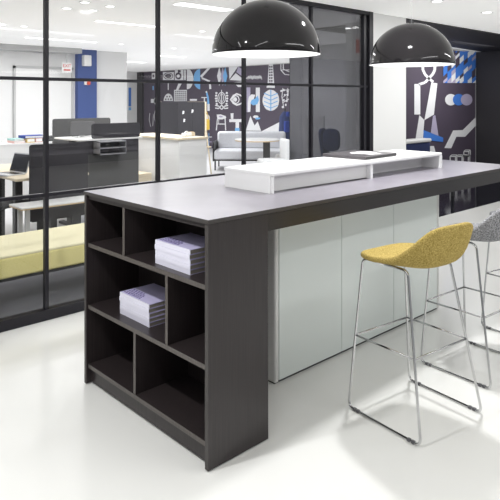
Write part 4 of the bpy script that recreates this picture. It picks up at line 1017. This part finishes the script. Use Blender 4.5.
# dark seat in the niche
t = thing('lounge_chair', 'dark blue and black lounge seat with white shell below the niche mural', 'chair', (7.05, 3.35, 0))
bm = B(); rbox(bm, -.45, .42, -.06, .06, .50, .86, .05, 4); obj('backrest', bm, M['navy'], t)
bm = B(); rbox(bm, -.45, .38, -.10, .10, .855, .915, .025, 3); obj('headrest', bm, M['white'], t)
bm = B(); rbox(bm, -.45, .42, -.55, -.04, .34, .48, .05, 4); obj('seat', bm, M['black'], t)
for u in (-.38, .35):
    for v in (-.48, .0): bx('leg', (u - .02, u + .02, v - .02, v + .02, 0, .36), M['black'], t)

# ================================================================== CEILING LIGHTS
def linear(u, v, L, label, along='u', wd=.09):
    t = thing('linear_light', label, 'ceiling light', (u, v, CEIL), 0 if along == 'u' else PI / 2, 'linear ceiling lights in the office')
    bm = B(); box(bm, -L / 2 - .012, L / 2 + .012, -wd / 2 - .012, wd / 2 + .012, -.006, -.0005); obj('frame', bm, M['white'], t)
    bx('diffuser', (-L / 2, L / 2, -wd / 2, wd / 2, -.011, -.004), M['lightstrip'], t); return t
linear(3.0, 7.585, 1.25, 'linear ceiling light running toward the blue column', 'u')
linear(2.68, 4.96, .95, 'linear ceiling light above the standing desk', 'u')
linear(2.48, 3.12, .7, 'wide linear ceiling light beside the near pendant', 'u', .16)
linear(7.2, 12.0, .6, 'short linear ceiling light far back before the mural', 'u', .16)
linear(6.6, 9.5, .8, 'linear ceiling light above the tall dark cabinet', 'u', .12)
linear(.3, 6.6, 1.2, 'linear ceiling light at the left edge of the view', 'u')
linear(5.3, 5.2, 1.0, 'linear ceiling light above the lounge table area', 'u')
NEAR_FILL = ((-1.6, -1.0, 2.2, 7), (1.8, -2.2, 2.4, 24), (-2.2, 1.0, 1.8, 6), (5.0, -1.2, 2.4, 28))  # ceiling strips out of view, added to fill the front room with light
for (u, v, L, e), lab in zip(NEAR_FILL, ('near the shelf end', 'behind the bar stools', 'near the glass wall', 'near the niche')): linear(u, v, L, 'added ceiling fill light %s of the front room' % lab, 'u')['group'] = 'added fill lights in the front room'
def spot(u, v, label, group, r=.045):
    t = thing('downlight', label, 'ceiling light', (u, v, CEIL), 0, group)
    bm = B(); lathe(bm, [(r + .018, -.0005), (r + .016, -.006), (r, -.007), (r, -.003)], 0, 0, 24); obj('trim_ring', bm, M['white'], t)
    bm = B(); cyl(bm, 0, 0, -.005, -.001, r, 24); obj('lens', bm, M['spot'], t); return t
GO = 'recessed spots in the office ceiling'
for k, (u, v, lab) in enumerate(((1.46, 6.15, 'round recessed spot nearest the left picture edge'), (1.763, 6.17, 'round recessed spot left of the first mullion'), (1.446, 4.24, 'round recessed spot above the first mullion'),
        (1.394, 3.73, 'round recessed spot at the top picture edge'), (1.73, 4.18, 'round recessed spot below the topmost pair'), (1.72, 3.79, 'round recessed spot right of the topmost one'),
        (4.15, 7.62, 'round recessed spot right of the blue column'), (5.36, 7.66, 'round recessed spot above the white counter unit'), (8.35, 12.23, 'round recessed spot far back before the mural'), (3.93, 4.97, 'round recessed spot left of the near pendant'), (5.19, 3.28, 'round recessed spot behind the tinted glass'))):
    spot(u, v, lab, GO)
GN = 'recessed downlights above the counter side'
spot(3.99, 1.21, 'round recessed downlight above the far pendant', GN, .05)
spot(5.12, 1.22, 'round recessed downlight near the niche header', GN, .05)

# ================================================================== LIGHTS
def area(name, loc, rot, size, energy, sy=None, color=(1, 1, 1), spread=PI):
    l = bpy.data.lights.new(name, 'AREA'); l.energy = energy; l.size = size; l.color = color; l.spread = spread
    if sy: l.shape = 'RECTANGLE'; l.size_y = sy
    else: l.shape = 'DISK'
    o = bpy.data.objects.new(name, l); col.objects.link(o); o.location = loc; o.rotation_euler = rot; return o
area('ceiling_spot_light', (1.65, .12, 2.54), (0, 0, 0), .14, 38)
area('ceiling_spot_light', (-1.25, .35, 2.54), (0, 0, 0), .12, 38)
area('ceiling_spot_light', (3.99, 1.21, 2.55), (0, 0, 0), .1, 6)
area('ceiling_spot_light', (5.12, 1.22, 2.55), (0, 0, 0), .1, 14)
area('niche_light', (8.6, 3.0, 2.53), (math.radians(18), 0, 0), 1.4, 34, .1)
for u, v, L, e in NEAR_FILL: area('room_fill', (u, v, 2.545), (0, 0, 0), L, e, .1)  # lamps of the added fill strips
for u, v, L, w_, e in ((3.0, 7.585, 1.25, .09, 42), (2.68, 4.96, .95, .09, 40), (2.48, 3.12, .7, .16, 30), (7.2, 12.0, .6, .16, 90), (6.6, 9.5, .8, .12, 90), (.3, 6.6, 1.2, .09, 40), (5.3, 5.2, 1.0, .09, 60)):
    area('office_light', (u, v, CEIL - .0125), (0, 0, 0), L, e, w_)
wd = bpy.data.worlds.new('world'); scene.world = wd; wd.use_nodes = True
bg = wd.node_tree.nodes['Background']; bg.inputs['Color'].default_value = (.97, .985, 1, 1); bg.inputs['Strength'].default_value = .36

# ================================================================== CAMERA
cam = bpy.data.cameras.new('camera'); co = bpy.data.objects.new('camera', cam); col.objects.link(co)
co.location = (-1.589, -1.955, 1.568)
yaw = math.atan2(.730, .683) - PI / 2
co.rotation_euler = (PI / 2, 0, yaw)
cam.sensor_width = 36; cam.lens = 599 / 500 * 36; cam.shift_y = (99 - 250) / 500; cam.clip_start = .05
scene.camera = co
scene.view_settings.view_transform = 'Standard'
scene.view_settings.look = 'None'
scene.view_settings.exposure = 0
scene.cycles.max_bounces = 10; scene.cycles.transparent_max_bounces = 12; scene.cycles.use_denoising = True
scene.cycles.sample_clamp_indirect = 3; scene.cycles.sample_clamp_direct = 5
